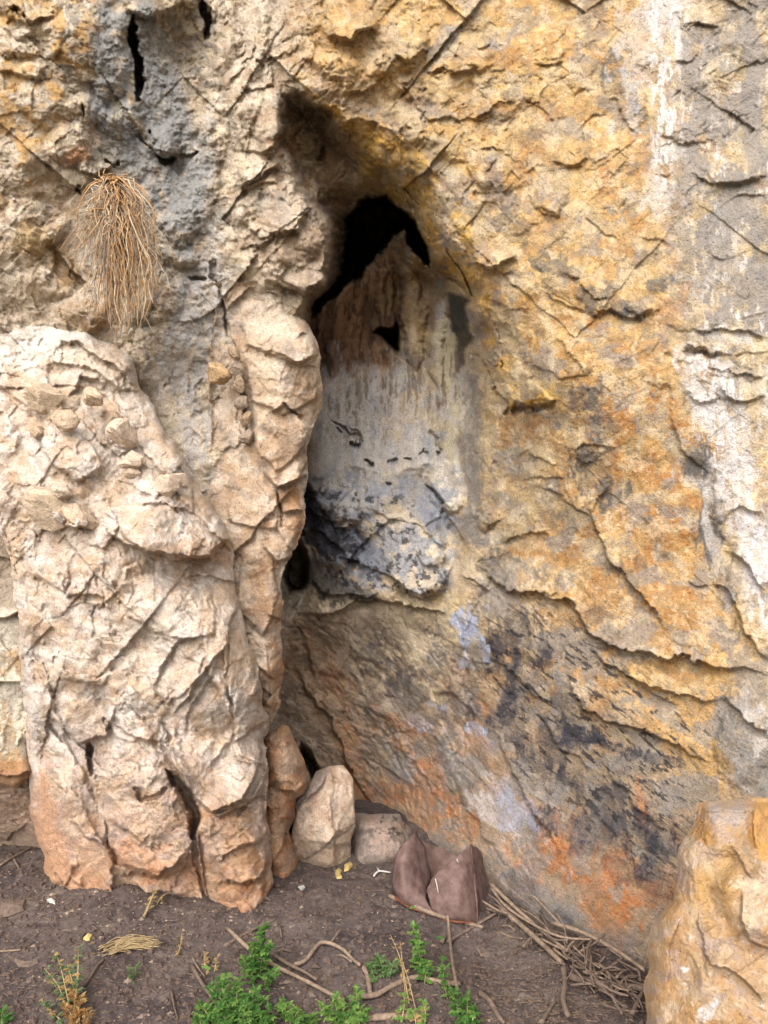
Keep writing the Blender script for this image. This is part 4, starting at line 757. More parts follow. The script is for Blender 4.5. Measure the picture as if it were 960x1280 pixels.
def q3(f):
    f.fill(K(176,160,148)); f.mottle(K(150,134,124), .6, .1, .2, 4, 471); f.mottle(K(196,168,148), .6, .15, .2, 3, 473); f.mottle(K(96,84,80), .8, .3, .12, 5, 475, smooth(1060, 1035, f.V) * smooth(440, 480, f.U) + .3)
b = rock('low_boulder', [(440,1014),(470,1014),(500,1018),(520,1040),(524,1070),(500,1092),(460,1092),(436,1080)], [(440,1030,3.35),(480,1020,3.36),(480,1070,3.2),(520,1060,3.34),(480,1092,3.22)], 26, .2, .4, lambda f: {'facet': .7, 'smooth': .4}, q3, None, seed=65, rough_edge=1.5)
tag(b, 'low grey-brown boulder half hidden behind the rusty metal', 'boulder')
def q4(f):
    f.fill(K(200,166,126)); f.mottle(K(214,188,156), .75, .05, .3, 2.0, 481); f.mottle(K(194,146,90), .6, .12, .25, 2.2, 483); f.mottle(K(184,162,150), .6, .3, .2, 2.6, 485); f.mottle(K(238,228,216), .6, .85, .06, 8, 487)
    f.spot(905,1015,34,16,0, K(190,176,166), .8, .4, .4); f.patch([(870,1010),(885,1000),(890,1060),(876,1060)], K(206,152,82), .6, 6, 5); f.spot(900,1110,30,50,20, K(206,160,88), .6, .4, .4); f.patch([(944,1000),(962,998),(962,1080),(950,1070),(936,1040)], K(216,158,76), .7, 5, 5)
    f.spot(945,1135,26,36,0, K(228,206,176), .85); f.spot(878,1175,8,22,-8, K(168,150,142), .7); f.spot(972-86,1265,7,22,30, K(238,238,240), .9, .3, .6); f.spot(856,1212,5,4,0, K(240,236,230), .9); f.spot(840,1060,16,26,0, K(202,184,166), .6)
    f.col *= f32(.88)
def q4f(f):
    for p, h, a in [([(890,1110),(926,1060),(975,1040),(1010,1100),(980,1180),(920,1170)],.05,120),([(820,1130),(880,1110),(900,1180),(880,1300),(800,1300)],.03,20),([(872,1004),(900,990),(945,990),(930,1060),(890,1070)],.03,110)]: f.block(p, h, a, 16)
    for p, h, s in [([(975,1190),(940,1176),(924,1150),(930,1110)],.04,40),([(960,1250),(920,1216),(888,1206),(870,1180)],.03,40),([(945,1100),(930,1080),(915,1052)],.02,26),([(884,1230),(878,1190),(872,1140)],.018,26),([(950,1060),(942,1030),(946,1004)],.03,20),([(850,1150),(836,1190),(838,1240)],.015,26)]: f.ledge(p, h, s, 3)
    f.crack([(866,1104),(868,1122)], 1.6, .012)
R4 = [(806,1300),(808,1230),(812,1180),(816,1155),(840,1130),(846,1095),(848,1060),(862,1040),(872,1004),(900,998),(934,1000),(948,996),(1000,990),(1120,1010),(1180,1100),(1180,1500),(806,1500)]
b = rock('tan_boulder', R4, [(880,1000,1.98),(960,1000,1.94),(850,1050,1.95),(960,1100,1.8),(820,1160,1.9),(900,1200,1.76),(960,1200,1.7),(815,1280,1.84),(900,1280,1.7),(1000,1400,1.6),(810,1500,1.75),(1150,1200,1.8),(1150,1000,2.0),(1100,1500,1.6)], 26, .10, .5, lambda f: {'facet': .8, 'ledge': .4}, q4, q4f, seed=67, mat=M_TAN, rough_edge=2)
tag(b, 'big honey-coloured boulder in the foreground at the lower right', 'boulder')

# ------------------------------------------------------------------ ground
gx = spaced(-400, -1.75, 1.45, 400, .0052, 1.12); gy = spaced(-400, -.92, 1.25, 12, .0056, 1.12)
gx = np.concatenate([np.linspace(-800, gx[0] - 1, 4), gx, np.linspace(gx[-1] + 1, 800, 4)]); gy = np.concatenate([np.linspace(-800, gy[0] - 1, 4), gy])
GX, GY = np.meshgrid(gx, gy); gq = np.stack([GX.ravel(), GY.ravel(), np.zeros(GX.size)], 1).astype(f32)
def soil_z(q):
    near = np.clip(1 - (np.abs(q[:, 0]) + np.abs(q[:, 1])) / 30, 0, 1)
    z = fbm_t(q, 1.6, 3, 501) * .03 + fbm_t(q, 7, 4, 503, gain=.55) * .012 + facets_t(q + fbm_t(q, 9, 2, 505)[:, None] * .03, 22, 507, 1, .8, -1) * .006 * smooth(-.1, .4, fbm_t(q, 4, 2, 509))
    z += facets_t(q, 60, 511, 1, .8, -1) * .0028 + fbm_t(q, 95, 2, 513) * .0016
    # scooped hollow under the brushwood, bank against the slab
    z -= .04 * np.exp(-((q[:, 0] - .34) ** 2 / .05 + (q[:, 1] + .35) ** 2 / .03)); z += .03 * np.exp(-((q[:, 0] + 1.2) ** 2 / .3 + (q[:, 1] + .1) ** 2 / .1))
    return z * near
gq[:, 2] = soil_z(gq); _GZ = gq[:, 2].reshape(GX.shape)
def gz(x, y):
    i = min(max(int(np.searchsorted(gx, x)) - 1, 0), len(gx) - 2); j = min(max(int(np.searchsorted(gy, y)) - 1, 0), len(gy) - 2)
    a = (x - gx[i]) / (gx[i + 1] - gx[i]); b = (y - gy[j]) / (gy[j + 1] - gy[j])
    return float((_GZ[j, i] * (1 - a) + _GZ[j, i + 1] * a) * (1 - b) + (_GZ[j + 1, i] * (1 - a) + _GZ[j + 1, i + 1] * a) * b)
gcol = np.tile(K(108,95,89), (len(gq), 1)); 
def mixc(c, m):
    global gcol
    gcol = gcol * (1 - m[:, None]) + c * m[:, None]
mixc(K(124,110,102), smooth(0, .5, fbm_t(gq * 1, 3, 4, 521)) * .7); mixc(K(82,72,72), smooth(0, .5, fbm_t(gq, 2, 4, 523)) * .7); mixc(K(150,134,120), smooth(.35, .6, fbm_t(gq, 26, 3, 525)) * .5); mixc(K(64,54,52), smooth(.2, .6, fbm_t(gq, 14, 3, 527)) * .5)
_far = smooth(1.2, 5, np.hypot(gq[:, 0], gq[:, 1] + 1) - .6); mixc(K(206,190,160), _far * .85)
ground = make_mesh('ground', gq, quads_of(*GX.shape), gcol, M_SOIL); ground['kind'] = 'structure'; ground['label'] = 'bare dark brown soil in front of the cliff'



# ------------------------------------------------------------------ tubes, leaves
def tube_arrays(pts, r0, r1, sides=6, knob=0.0):
    p = np.array(pts, float)
    # resample smoothly (Catmull-Rom)
    if len(p) > 2:
        q = np.vstack([2 * p[0] - p[1], p, 2 * p[-1] - p[-2]]); out = []
        for i in range(1, len(q) - 2):
            for t in np.linspace(0, 1, 5, endpoint=False):
                out.append(.5 * ((2 * q[i]) + (-q[i - 1] + q[i + 1]) * t + (2 * q[i - 1] - 5 * q[i] + 4 * q[i + 1] - q[i + 2]) * t * t + (-q[i - 1] + 3 * q[i] - 3 * q[i + 1] + q[i + 2]) * t ** 3))
        out.append(p[-1]); p = np.array(out)
    n = len(p); T = np.gradient(p, axis=0); T /= np.linalg.norm(T, axis=1)[:, None] + 1e-9
    up = np.array([0, 0, 1.0]) if abs(T[0][2]) < .8 else np.array([1.0, 0, 0])
    A = np.cross(T, up); A /= np.linalg.norm(A, axis=1)[:, None] + 1e-9; B = np.cross(T, A)
    R = np.linspace(r0, r1, n) * (1 + knob * RNG.normal(size=n)); th = np.arange(sides) / sides * 2 * np.pi
    V = (p[:, None] + R[:, None, None] * (np.cos(th)[None, :, None] * A[:, None] + np.sin(th)[None, :, None] * B[:, None])).reshape(-1, 3)
    i = np.arange((n - 1) * sides); a = i; k = i // sides * sides; b = k + (i + 1) % sides
    Q = np.stack([a, b, b + sides, a + sides], 1); V = np.vstack([V, p[:1], p[-1:]])
    s_ = np.arange(sides); Tn = np.vstack([np.stack([(s_ + 1) % sides, s_, np.full(sides, n * sides)], 1), np.stack([s_ + (n - 1) * sides, (s_ + 1) % sides + (n - 1) * sides, np.full(sides, n * sides + 1)], 1)])
    return V, Q, Tn
class Bag:
    def __init__(s): s.v, s.q, s.t, s.n = [], [], [], 0
    def add(s, V, Q=None, T=None):
        s.v.append(V)
        if Q is not None and len(Q): s.q.append(np.asarray(Q) + s.n)
        if T is not None and len(T): s.t.append(np.asarray(T) + s.n)
        s.n += len(V); return s
    def tube(s, *a, **k): return s.add(*tube_arrays(*a, **k))
    def build(s, name, mat, parent=None, sm=True):
        return make_mesh(name, np.vstack(s.v), np.vstack(s.q) if s.q else np.zeros((0, 4)), None, mat, parent, tris=np.vstack(s.t) if s.t else None, smooth_=sm)

M_STICK = mat_plain('weathered_stick', K(176,152,128), K(118,98,84), 60, .85, .5, .002, stretch=(1, 1, .3))
M_STICKD = mat_plain('dark_stick', K(146,124,108), K(96,80,70), 60, .9, .5, .002)
M_ROOT = mat_plain('dry_root_brown', K(216,172,120), K(176,130,86), 30, .8, .2, .001)
M_ROOTP = mat_plain('dry_root_pale', K(240,220,186), K(206,176,138), 30, .8, .2, .001)
M_ROOTG = mat_plain('dry_root_grey', K(176,164,152), K(130,112,98), 30, .8, .2, .001)
M_LEAF = mat_plain('weed_leaf', K(100,144,66), K(62,106,46), 60, .55, .2, .001, trans=.25)
M_LEAFL = mat_plain('young_weed_leaf', K(144,176,88), K(100,146,68), 60, .55, .2, .001, trans=.25)
M_LEAFG = mat_plain('dull_weed_leaf', K(124,150,96), K(92,118,74), 60, .6, .2, .001, trans=.2)
M_DRYL = mat_plain('withered_leaf', K(206,176,112), K(166,130,76), 50, .8, .2, .001, trans=.15)
M_BRNL = mat_plain('brown_withered_leaf', K(178,130,70), K(136,96,54), 50, .8, .2, .001, trans=.15)
M_STEM = mat_plain('weed_stem', K(150,160,96), K(120,128,74), 50, .7, .2, .001)
M_DSTEM = mat_plain('straw_stem', K(206,182,136), K(166,136,96), 50, .8, .2, .001)
M_WHITE = mat_plain('bleached_bone', K(236,232,224), K(206,200,196), 40, .6, .2, .001)
M_YEL = mat_plain('yellow_leaf', K(226,206,140), K(204,170,96), 50, .7, .2, .001)

# ------------------------------------------------------------------ hanging tuft of dry roots on the wall
tuft = empty('root_tuft', at(140, 228, 2.78)); tag(tuft, 'dry straw-brown tuft of roots hanging from the wall at upper left', 'roots')
bpy.context.view_layer.update()
def wl_(V, o): return V - np.array(o.location)
def rel(bag, o):
    bag.v = [v - np.array(o.location) for v in bag.v]; return bag
knot = Bag()
for k in range(26):
    a = random.uniform(0, 6.28); u0, v0 = 142 + random.uniform(-10, 10), 230 + random.uniform(-8, 8)
    knot.tube([at(u0, v0, 2.80), at(u0 + 9 * math.cos(a), v0 + 8 * math.sin(a), 2.74), at(u0 + 15 * math.cos(a + .6), v0 + 12 * math.sin(a + .6), 2.78)], .004, .0015, 5)
rel(knot, tuft).build('root_knot', M_ROOT, tuft)
for mat, cnt, w0 in ((M_ROOT, 190, 1.1), (M_ROOTP, 120, 1.1), (M_ROOTG, 90, 1.0)):
    bag = Bag()
    for k in range(cnt):
        u0 = 143 + random.gauss(0, 11); v0 = 226 + random.uniform(-6, 40); e = random.gauss(0, 1)
        L = random.choice([.35, .5, .65, .8, .9, 1.0, 1.05]) * random.uniform(.8, 1.05); x1 = 153 + e * 23 + (4 if mat is M_ROOTP else 0) - (10 if mat is M_ROOTG else 0); x1 = max(100, min(200, x1))
        if random.random() < .16: x1 -= random.uniform(15, 50); L *= .5
        v1 = 228 + 190 * L * (1 - .25 * abs(e) / 2.5); bow = (x1 - u0)
        Dm = 2.72 + random.uniform(-.05, .07); pts = []
        n = 7
        for i in range(n):
            t = i / (n - 1); uu = u0 + bow * t ** .75 + random.gauss(0, 3.6) + (8 * math.sin(t * 3.1) if e > .4 else 0); vv = v0 + (v1 - v0) * t ** 1.08 - 10 * math.sin(min(t * 6, 3.14)) * (abs(e) > .8)
            pts.append(at(uu, vv, 2.80 - (2.80 - Dm) * math.sin(min(1.57, t * 5)) + .02 * t))
        r = random.choice([.0011, .0014, .0017, .0024]) * w0
        bag.tube(pts, r * 1.15, r * .6, 4)
        if random.random() < .5:
            i = random.randint(3, 5); p = pts[i]; d = random.choice([-1, 1])
            bag.tube([p, p + Vector((d * .02, -.006, -.03)), p + Vector((d * random.uniform(.02, .05), 0, -.07 - .05 * random.random()))], r * .7, r * .4, 4)
    ro = rel(bag, tuft).build('strands', mat, tuft); tag(ro, kind='stuff')
# ------------------------------------------------------------------ sticks and twigs on the ground
def gpt(u, v, h=0.0):
    p = G(u, v); p = G(u, v, gz(p.x, p.y)); p.z += h; return p
def stick(pts, r, mat, label, group=None, h=.008, r1=None, side=None, name='stick', hs=None):
    P = [gpt(u, v, (hs[i] if hs else h)) for i, (u, v) in enumerate(pts)]
    rr = r1 if r1 else r * .6
    o = empty(name, P[0]) if side else None
    b = Bag().tube(P, r, rr, 7, .06)
    if not side:
        b.v = [v - np.array(P[0]) for v in b.v]; ob = b.build(name, mat); ob.location = P[0]; tag(ob, label, 'stick' if name != 'root' else 'root', group); return ob
    tag(o, label, 'stick', group); rel(b, o).build('main_branch', mat, o)
    for sp_, rs in side:
        bb = Bag().tube([gpt(u, v, h) for u, v in sp_], rs, rs * .4, 6, .06); rel(bb, o).build('side_branch', mat, o)
    return o
stick([(284,1164),(312,1190),(345,1212),(385,1232),(430,1256)], .0075, M_STICK, 'long pale stick running from the slab foot to the centre weeds', h=.012, r1=.006)
stick([(342,1200),(360,1212),(380,1222),(396,1232)], .007, M_STICKD, 'short thick dark twig lying against the long pale stick', h=.02)
stick([(368,1212),(382,1206),(398,1186),(410,1184),(428,1192),(440,1204),(450,1212)], .007, M_STICK, 'arched brown stick with forked tip behind the centre weeds', h=.016, r1=.006, side=[([(436,1198),(440,1192)], .004), ([(412,1186),(422,1172),(427,1166)], .005), ([(440,1208),(428,1200),(420,1200)], .004)])
stick([(340,1196),(352,1190),(364,1192)], .004, M_STICKD, 'small curved twig above the long pale stick')
stick([(280,1184),(300,1172),(330,1156),(345,1150)], .007, M_STICKD, 'dark stick half buried beneath the pointed toe of the slab', h=.003)
stick([(455,1212),(460,1225),(463,1246)], .009, M_STICK, 'short stout upright-lying stick between the centre weeds', r1=.008)
stick([(450,1250),(470,1248),(492,1236),(520,1226),(550,1232),(575,1234)], .009, M_STICK, 'thick grey curved branch lying beside the two small green sprigs', h=.012, r1=.008)
stick([(455,1277),(480,1275),(510,1274),(535,1266)], .010, M_STICK, 'stout grey branch cut by the bottom edge of the photo', h=.01, r1=.009)
stick([(559,1146),(562,1180),(566,1220),(572,1262)], .006, M_STICK, 'straight pale stick pointing from the metal towards the viewer', hs=[.03,.03,.04,.06], r1=.005)
stick([(486,1122),(500,1128),(512,1134)], .008, M_STICK, 'short broken pale stick left of the rusty metal', r1=.007)
stick([(514,1137),(545,1150),(575,1158),(604,1166)], .009, M_STICK, 'pale split stick lying along the front of the rusty metal', h=.02, r1=.006)
stick([(560,1184),(580,1172),(610,1154),(630,1142)], .007, M_STICKD, 'dark stick crossing under the rusty metal corner', h=.02)
stick([(612,1122),(640,1150),(672,1176),(706,1200),(712,1198)], .008, M_STICK, 'long split stick leaning on the wall foot above the pile', hs=[.06,.06,.05,.04,.04], r1=.005)
stick([(616,1094),(636,1110),(660,1134),(700,1172)], .006, M_STICK, 'thin pale stick propped highest against the wall foot', hs=[.10,.09,.07,.05], r1=.004)
stick([(625,1150),(650,1172),(680,1200),(702,1222)], .010, M_STICK, 'longest thick stick slanting across the brushwood pile', h=.05, r1=.008)
stick([(704,1218),(706,1240),(704,1262),(710,1282)], .010, M_STICKD, 'dark bent branch pointing down at the bottom of the pile', h=.03, r1=.008)
stick([(614,1128),(630,1150),(660,1172),(700,1192),(740,1196)], .006, M_STICK, 'grey stick curving round the metal into the pile', h=.06)
stick([(690,1170),(730,1184),(770,1206),(806,1232)], .008, M_STICK, 'straight grey stick lying along the foot of the right wall', h=.05, r1=.006)
stick([(712,1228),(750,1238),(780,1240),(806,1244)], .013, M_STICKD, 'thickest grey branch at the right end of the pile', h=.02, r1=.010)
stick([(726,1220),(750,1222),(762,1236),(766,1262),(778,1284)], .007, M_STICKD, 'forked dark twig in front of the thick grey branch', h=.04, side=[([(762,1232),(785,1256),(800,1276)], .005)])
stick([(790,1284),(800,1262),(808,1248)], .008, M_STICKD, 'dark crooked branch beside the honey-coloured boulder', h=.04)
stick([(600,1246),(612,1256),(624,1276),(630,1284)], .010, M_STICKD, 'knobbly grey root end between the centre and the pile', h=.012, r1=.006)
stick([(676,1282),(686,1266),(694,1254)], .008, M_STICKD, 'short broken stick end at the bottom edge left of the bent branch')
stick([(588,1172),(596,1186),(602,1198)], .005, M_STICK, 'short thin stick under the front of the metal')
stick([(552,1180),(560,1166),(566,1156)], .009, M_STICKD, 'thick dark stub standing close under the metal')
stick([(0,1084),(12,1076),(30,1066),(40,1060)], .005, M_STICK, 'straw-coloured stick on the soil at the left edge')
stick([(12,1068),(22,1084),(28,1098)], .006, M_STICKD, 'brown twig crossing the soil at the far left')
stick([(100,1240),(112,1226),(122,1210),(130,1202)], .006, M_STICKD, 'brown stick leaning from the straw bundle towards the viewer')
stick([(0,1192),(14,1191),(26,1190)], .004, M_STICK, 'thin stick on the soil at the left edge below the flat stone')
stick([(240,1210),(250,1228),(262,1246),(270,1256)], .007, M_STICKD, 'dark stick behind the largest green weed')
stick([(240,1198),(246,1210),(256,1224)], .003, M_STICK, 'thin pale twig left of the largest green weed')
stick([(214,1240),(218,1262),(222,1276)], .0035, M_STICKD, 'thin dark twig on bare soil between the two weed patches')
stick([(350,1160),(352,1176)], .003, M_STICKD, 'tiny upright twig above the arched stick')
for k in range(105):
    t = random.random(); u = 625 + 180 * t + random.uniform(-20, 14); v = 1132 + 100 * t + random.uniform(0, 60) * (.5 + .5 * t); a = math.radians(random.choice([35, 40, 48, 30, -30, 80, 100, 20]) + random.uniform(-14, 14)); L = random.uniform(16, 52)
    c, s__ = math.cos(a) * L / 2, math.sin(a) * L / 2; j = random.uniform(-4, 4)
    if v + abs(s__) > 1282 or u + abs(c) > 812: continue
    hh = random.uniform(.01, .06)
    rt, mt = random.uniform(.0022, .0055), random.choice([M_STICK, M_STICKD, M_STICKD])
    place = 'behind the rusty metal' if u < 665 else ('in the middle of the brushwood pile' if u < 735 else 'at the boulder end of the brushwood pile'); high = 'against the wall foot' if v < 1132 + (u - 625) * .55 + 26 else 'on the open side'
    stick([(u - c, v - s__), (u + j, v + j * .5), (u + c, v + s__)], rt, mt, ('pale ' if mt is M_STICK else 'dark ') + ('finger-thick ' if rt > .0042 else 'thin ') + ('short' if L < 34 else 'long') + ' twig ' + place + ' ' + high, 'twigs tangled in the brushwood pile', hs=[hh, hh + random.uniform(-.01, .02), hh + random.uniform(-.01, .02)], name='twig')
# straw bundle
sb = empty('straw_bundle', gpt(150, 1188)); tag(sb, 'loose bundle of pale straw lying on the soil under the slab', 'straw'); bg_ = Bag()
for k in range(46):
    u0 = 122 + random.uniform(0, 30); v0 = 1194 - (u0 - 122) * .2 + random.uniform(-6, 5); L = random.uniform(22, 62)
    bg_.tube([gpt(u0, v0, random.uniform(.004, .02)), gpt(u0 + L * .5, v0 - L * .12 + random.uniform(-3, 3), random.uniform(.01, .03)), gpt(u0 + L, v0 - L * .16 + random.uniform(-3, 5), random.uniform(.003, .02))], random.uniform(.0012, .0026), .001, 4)
tag(rel(bg_, sb).build('straws', M_DSTEM, sb), kind='stuff')

# ------------------------------------------------------------------ weeds
def leaf_arrays(p, d, up, L, W, lobes=3):
    """lobed, slightly folded leaf as a fan strip"""
    d = np.array(d) / (np.linalg.norm(d) + 1e-9); s_ = np.cross(d, up); s_ /= np.linalg.norm(s_) + 1e-9; n = np.cross(s_, d); V = []; n_ = lobes * 2 + 2
    for i in range(n_):
        t = i / (n_ - 1); w = W * math.sin(math.pi * min(1, .12 + t * .88)) ** .8 * (1.0 if i % 2 else .5); c = np.array(p) + d * L * t + n * (-L * .25 * t * t)
        V += [c - s_ * w + n * w * .3 - d * w * .1, c, c + s_ * w + n * w * .3 - d * w * .1]
    T = []
    for i in range(n_ - 1):
        a = 3 * i; T += [[a, a + 1, a + 4], [a, a + 4, a + 3], [a + 1, a + 2, a + 5], [a + 1, a + 5, a + 4]]
    return np.array(V), None, np.array(T)
def weed(label, shoots, leafm, stemm, L=.016, W=.005, dens=14, name='weed', lobes=3, big=None, cat='weed', droop=.2):
    base = gpt(*shoots[0][0]); o = empty(name, base); tag(o, label, cat)
    lv = {}
    for (b0, tip, H, n) in shoots:
        st = Bag()
        p0 = gpt(*b0, -.004); p1 = gpt(*tip); D1 = (p1.y + CAMD)
        # the tip is seen at 'tip' but stands H above the soil, nearer the base than the ground behind it
        zt = H; Dt = (CAMH - zt) * F / (tip[1] - 640); top = Vector(((tip[0] - 480) / F * Dt, Dt - CAMD, zt))
        mid = (p0 + top) * .5 + Vector((random.uniform(-.01, .01), random.uniform(-.01, .01), H * .12))
        st.tube([p0, mid, top], .0022, .0008, 5)
        for k in range(int(n * 1.35)):
            t = (k + random.random()) / (n * 1.35); t = .12 + .88 * t; q = (1 - t) ** 2 * np.array(p0) + 2 * t * (1 - t) * np.array(mid) + t * t * np.array(top)
            a = random.uniform(0, 6.283); d = np.array((math.cos(a), math.sin(a), random.uniform(-.1, .9) - droop * (1 - t))); d /= np.linalg.norm(d)
            pl = L * random.uniform(.6, 1.6) * (1.3 - .6 * t); e = q + d * pl; st.tube([q, e], .0008, .0005, 3)
            m = leafm[0] if random.random() < .75 or len(leafm) == 1 else leafm[1]
            for j, f_ in enumerate((.35, .6, .85, 1.0)):
                for sg in ((-1, 1) if j < 3 else (0,)):
                    sd_ = np.cross(d, (0, 0, 1)); sd_ /= np.linalg.norm(sd_) + 1e-9; dd = d * (.7 if sg else 1) + sd_ * sg * .9 + np.random.normal(size=3) * .15
                    lv.setdefault(m.name, (m, Bag()))[1].add(*leaf_arrays(q + d * pl * f_, dd, (0, 0, 1), L * random.uniform(.6, 1.1) * (.8 if sg else 1.1), W * random.uniform(.7, 1.2), lobes))
        rel(st, o).build('stem', stemm, o)
    for m, bgg in lv.values(): tag(rel(bgg, o).build('leaves', m, o), kind='stuff')
    for (u, v, h, ang, LL, WW, m) in (big or []):
        p = gpt(u, v, h); a = math.radians(ang); bb = Bag().add(*leaf_arrays(p, (math.cos(a), math.sin(a), .25), (0, 0, 1), LL, WW, 2)); rel(bb, o).build('leaf', m, o)
    return o
weed('tallest bright green weed beside the pointed toe of the slab', [((318,1216),(328,1156),.15,30),((312,1220),(320,1178),.11,26),((325,1222),(336,1180),.10,26),((318,1230),(305,1200),.08,20),((330,1235),(345,1215),.07,18)], [M_LEAF, M_LEAFL], M_STEM)
weed('broad bushy green weed cut by the bottom edge left of centre', [((285,1270),(262,1236),.07,24),((290,1275),(275,1222),.09,26),((300,1275),(298,1224),.10,28),((300,1280),(320,1236),.09,28),((310,1285),(330,1250),.08,26),((270,1285),(250,1256),.06,22),((290,1290),(272,1262),.07,24),((310,1292),(308,1256),.08,26),((330,1290),(336,1262),.07,22),((255,1292),(248,1270),.05,16)], [M_LEAF, M_LEAFL], M_STEM, big=[(262,1232,.05,150,.04,.012,M_LEAFL),(285,1250,.07,90,.03,.011,M_LEAFL)])
weed('low green weed growing between the two big sticks', [((365,1282),(352,1254),.05,20),((372,1290),(372,1262),.05,20),((430,1282),(420,1246),.06,22),((440,1282),(446,1240),.07,24),((425,1286),(404,1258),.05,20),((446,1284),(456,1262),.05,16),((395,1290),(388,1270),.03,14)], [M_LEAFL, M_LEAF], M_STEM)
weed('dark green sprig at the end of the arched stick', [((480,1222),(474,1196),.05,16),((486,1224),(492,1200),.04,14),((470,1226),(462,1204),.04,14)], [M_LEAFG, M_LEAF], M_STEM)
weed('tall thin green weed standing in front of the rusty metal', [((522,1216),(516,1158),.13,22),((526,1222),(524,1176),.10,20),((530,1232),(534,1200),.06,14)], [M_LEAFL, M_LEAF], M_STEM, W=.006, big=[(520,1168,.1,200,.03,.01,M_LEAFL)])
weed('green weed with large leaves by the straight pale stick', [((560,1250),(556,1206),.09,10),((572,1282),(566,1240),.08,22),((580,1286),(584,1248),.08,20),((590,1290),(592,1262),.05,16)], [M_LEAF, M_LEAFL], M_STEM, big=[(556,1222,.07,250,.035,.014,M_LEAF),(558,1240,.05,200,.035,.014,M_LEAF),(552,1208,.09,120,.03,.012,M_LEAF)])
weed('sparse yellow-green weed between the thick branch and bottom edge', [((500,1282),(505,1240),.08,12),((530,1284),(528,1250),.06,14),((520,1286),(514,1262),.05,14)], [M_LEAFL, M_DRYL], M_DSTEM, L=.012)
weed('half-withered tall weed at lower left with yellow and green leaves', [((88,1262),(70,1190),.13,20),((92,1268),(98,1182),.14,22),((96,1264),(84,1205),.10,22),((84,1270),(55,1210),.08,14),((80,1276),(52,1250),.05,12)], [M_LEAFG, M_DRYL], M_DSTEM, L=.012, W=.004)
weed('brown withered clump at the foot of the half-green weed', [((95,1278),(90,1240),.07,26),((100,1282),(102,1245),.06,26),((92,1286),(80,1255),.05,22),((104,1288),(108,1262),.05,20)], [M_BRNL, M_DRYL], M_DSTEM, L=.010, W=.004)
weed('small green plant in the very bottom left corner', [((3,1284),(2,1266),.04,12)], [M_LEAF], M_STEM)
weed('tiny bluish-green sprig on bare soil right of the withered weed', [((166,1226),(163,1210),.035,12),((170,1222),(172,1205),.03,8)], [M_LEAFG], M_STEM, L=.008, W=.003)
weed('pale dried plant leaning on the rust-coloured slab foot', [((178,1146),(196,1104),.10,8),((180,1146),(206,1098),.12,8),((196,1130),(210,1116),.07,6)], [M_DRYL], M_DSTEM, L=.011, W=.0028, lobes=1, name='dried_plant', cat='dried plant')
weed('small upright straw tuft on bare soil left of the long stick', [((221,1196),(227,1166),.06,9)], [M_DRYL], M_DSTEM, L=.008, W=.0018, lobes=1, name='straw_tuft', cat='straw')
weed('dried pale seedling beside the largest green weed', [((262,1216),(256,1190),.04,9),((268,1214),(272,1196),.04,7)], [M_DRYL], M_DSTEM, L=.009, W=.003, lobes=1, name='dried_plant', cat='dried plant')
weed('wispy dry stalks rising beside the tall thin weed', [((508,1250),(488,1168),.12,6),((512,1256),(500,1176),.11,6),((520,1262),(502,1200),.09,6)], [M_DRYL], M_DSTEM, L=.009, W=.0022, lobes=1, name='dried_plant', cat='dried plant')
weed('tiny green seedling inside the split of the rusty metal', [((549,1084),(549,1068),.05,7)], [M_LEAFL], M_STEM, L=.01, W=.006)

# ------------------------------------------------------------------ small finds
def chip(name, label, cat, pts, h, mat, th=.004, z=.004):
    P = np.array([list(gpt(u, v, z)) for u, v in pts]); c = P.mean(0); n = len(P); T = P + np.array([0, 0, th]) ; top = c + np.array([0, 0, th + h])
    V = np.vstack([P - np.array([0, 0, .004]), c + (T - c) * .85, [top]]); i = np.arange(n); j = (i + 1) % n
    o = Bag().add(V - c, np.stack([i, j, j + n, i + n], 1), np.stack([i + n, j + n, np.full(n, 2 * n)], 1)).build(name, mat, None, False); o.location = c; return tag(o, label, cat)
chip('flat_stone', 'flat grey-brown stone sliver on the soil near the left edge', 'stone', [(16,1200),(34,1206),(48,1203),(36,1209),(24,1209)], .003, M_STICKD)
chip('flat_stone', 'broad flat stone lying on the soil below the far-left block', 'stone', [(0,1132),(14,1128),(34,1126),(30,1138),(10,1146),(0,1148)], .006, M_STICKD, .01)
chip('leaf', 'dry tan oval leaf by the top of the half-withered weed', 'leaf', [(104,1174),(110,1168),(116,1170),(112,1177),(106,1177)], .002, M_YEL)
chip('leaf', 'pale yellow fallen leaf beneath the upright boulder', 'leaf', [(418,1090),(424,1086),(428,1090),(424,1094),(428,1098),(421,1099)], .002, M_YEL)
chip('leaf', 'crumpled cream leaf next to the pale yellow one', 'leaf', [(430,1082),(438,1078),(442,1082),(436,1088),(430,1090)], .006, M_YEL)
chip('bone_fragment', 'small white curved fragment at the left foot of the slab', 'bone', [(58,1126),(64,1124),(70,1128),(69,1131),(62,1129)], .002, M_WHITE)
chip('bone_fragment', 'small bluish-white chip under the rock spur', 'bone', [(372,1110),(380,1108),(382,1111),(376,1114)], .002, M_WHITE)
fr = empty('forked_bone', gpt(476, 1094, .01)); tag(fr, 'white forked bone-like twig left of the rusty metal', 'bone')
rel(Bag().tube([gpt(467,1098,.01), gpt(474,1093,.014), gpt(488,1094,.012)], .0045, .003, 6), fr).build('shaft', M_WHITE, fr); rel(Bag().tube([gpt(474,1093,.014), gpt(471,1088,.014)], .003, .0015, 6), fr).build('prong', M_WHITE, fr)
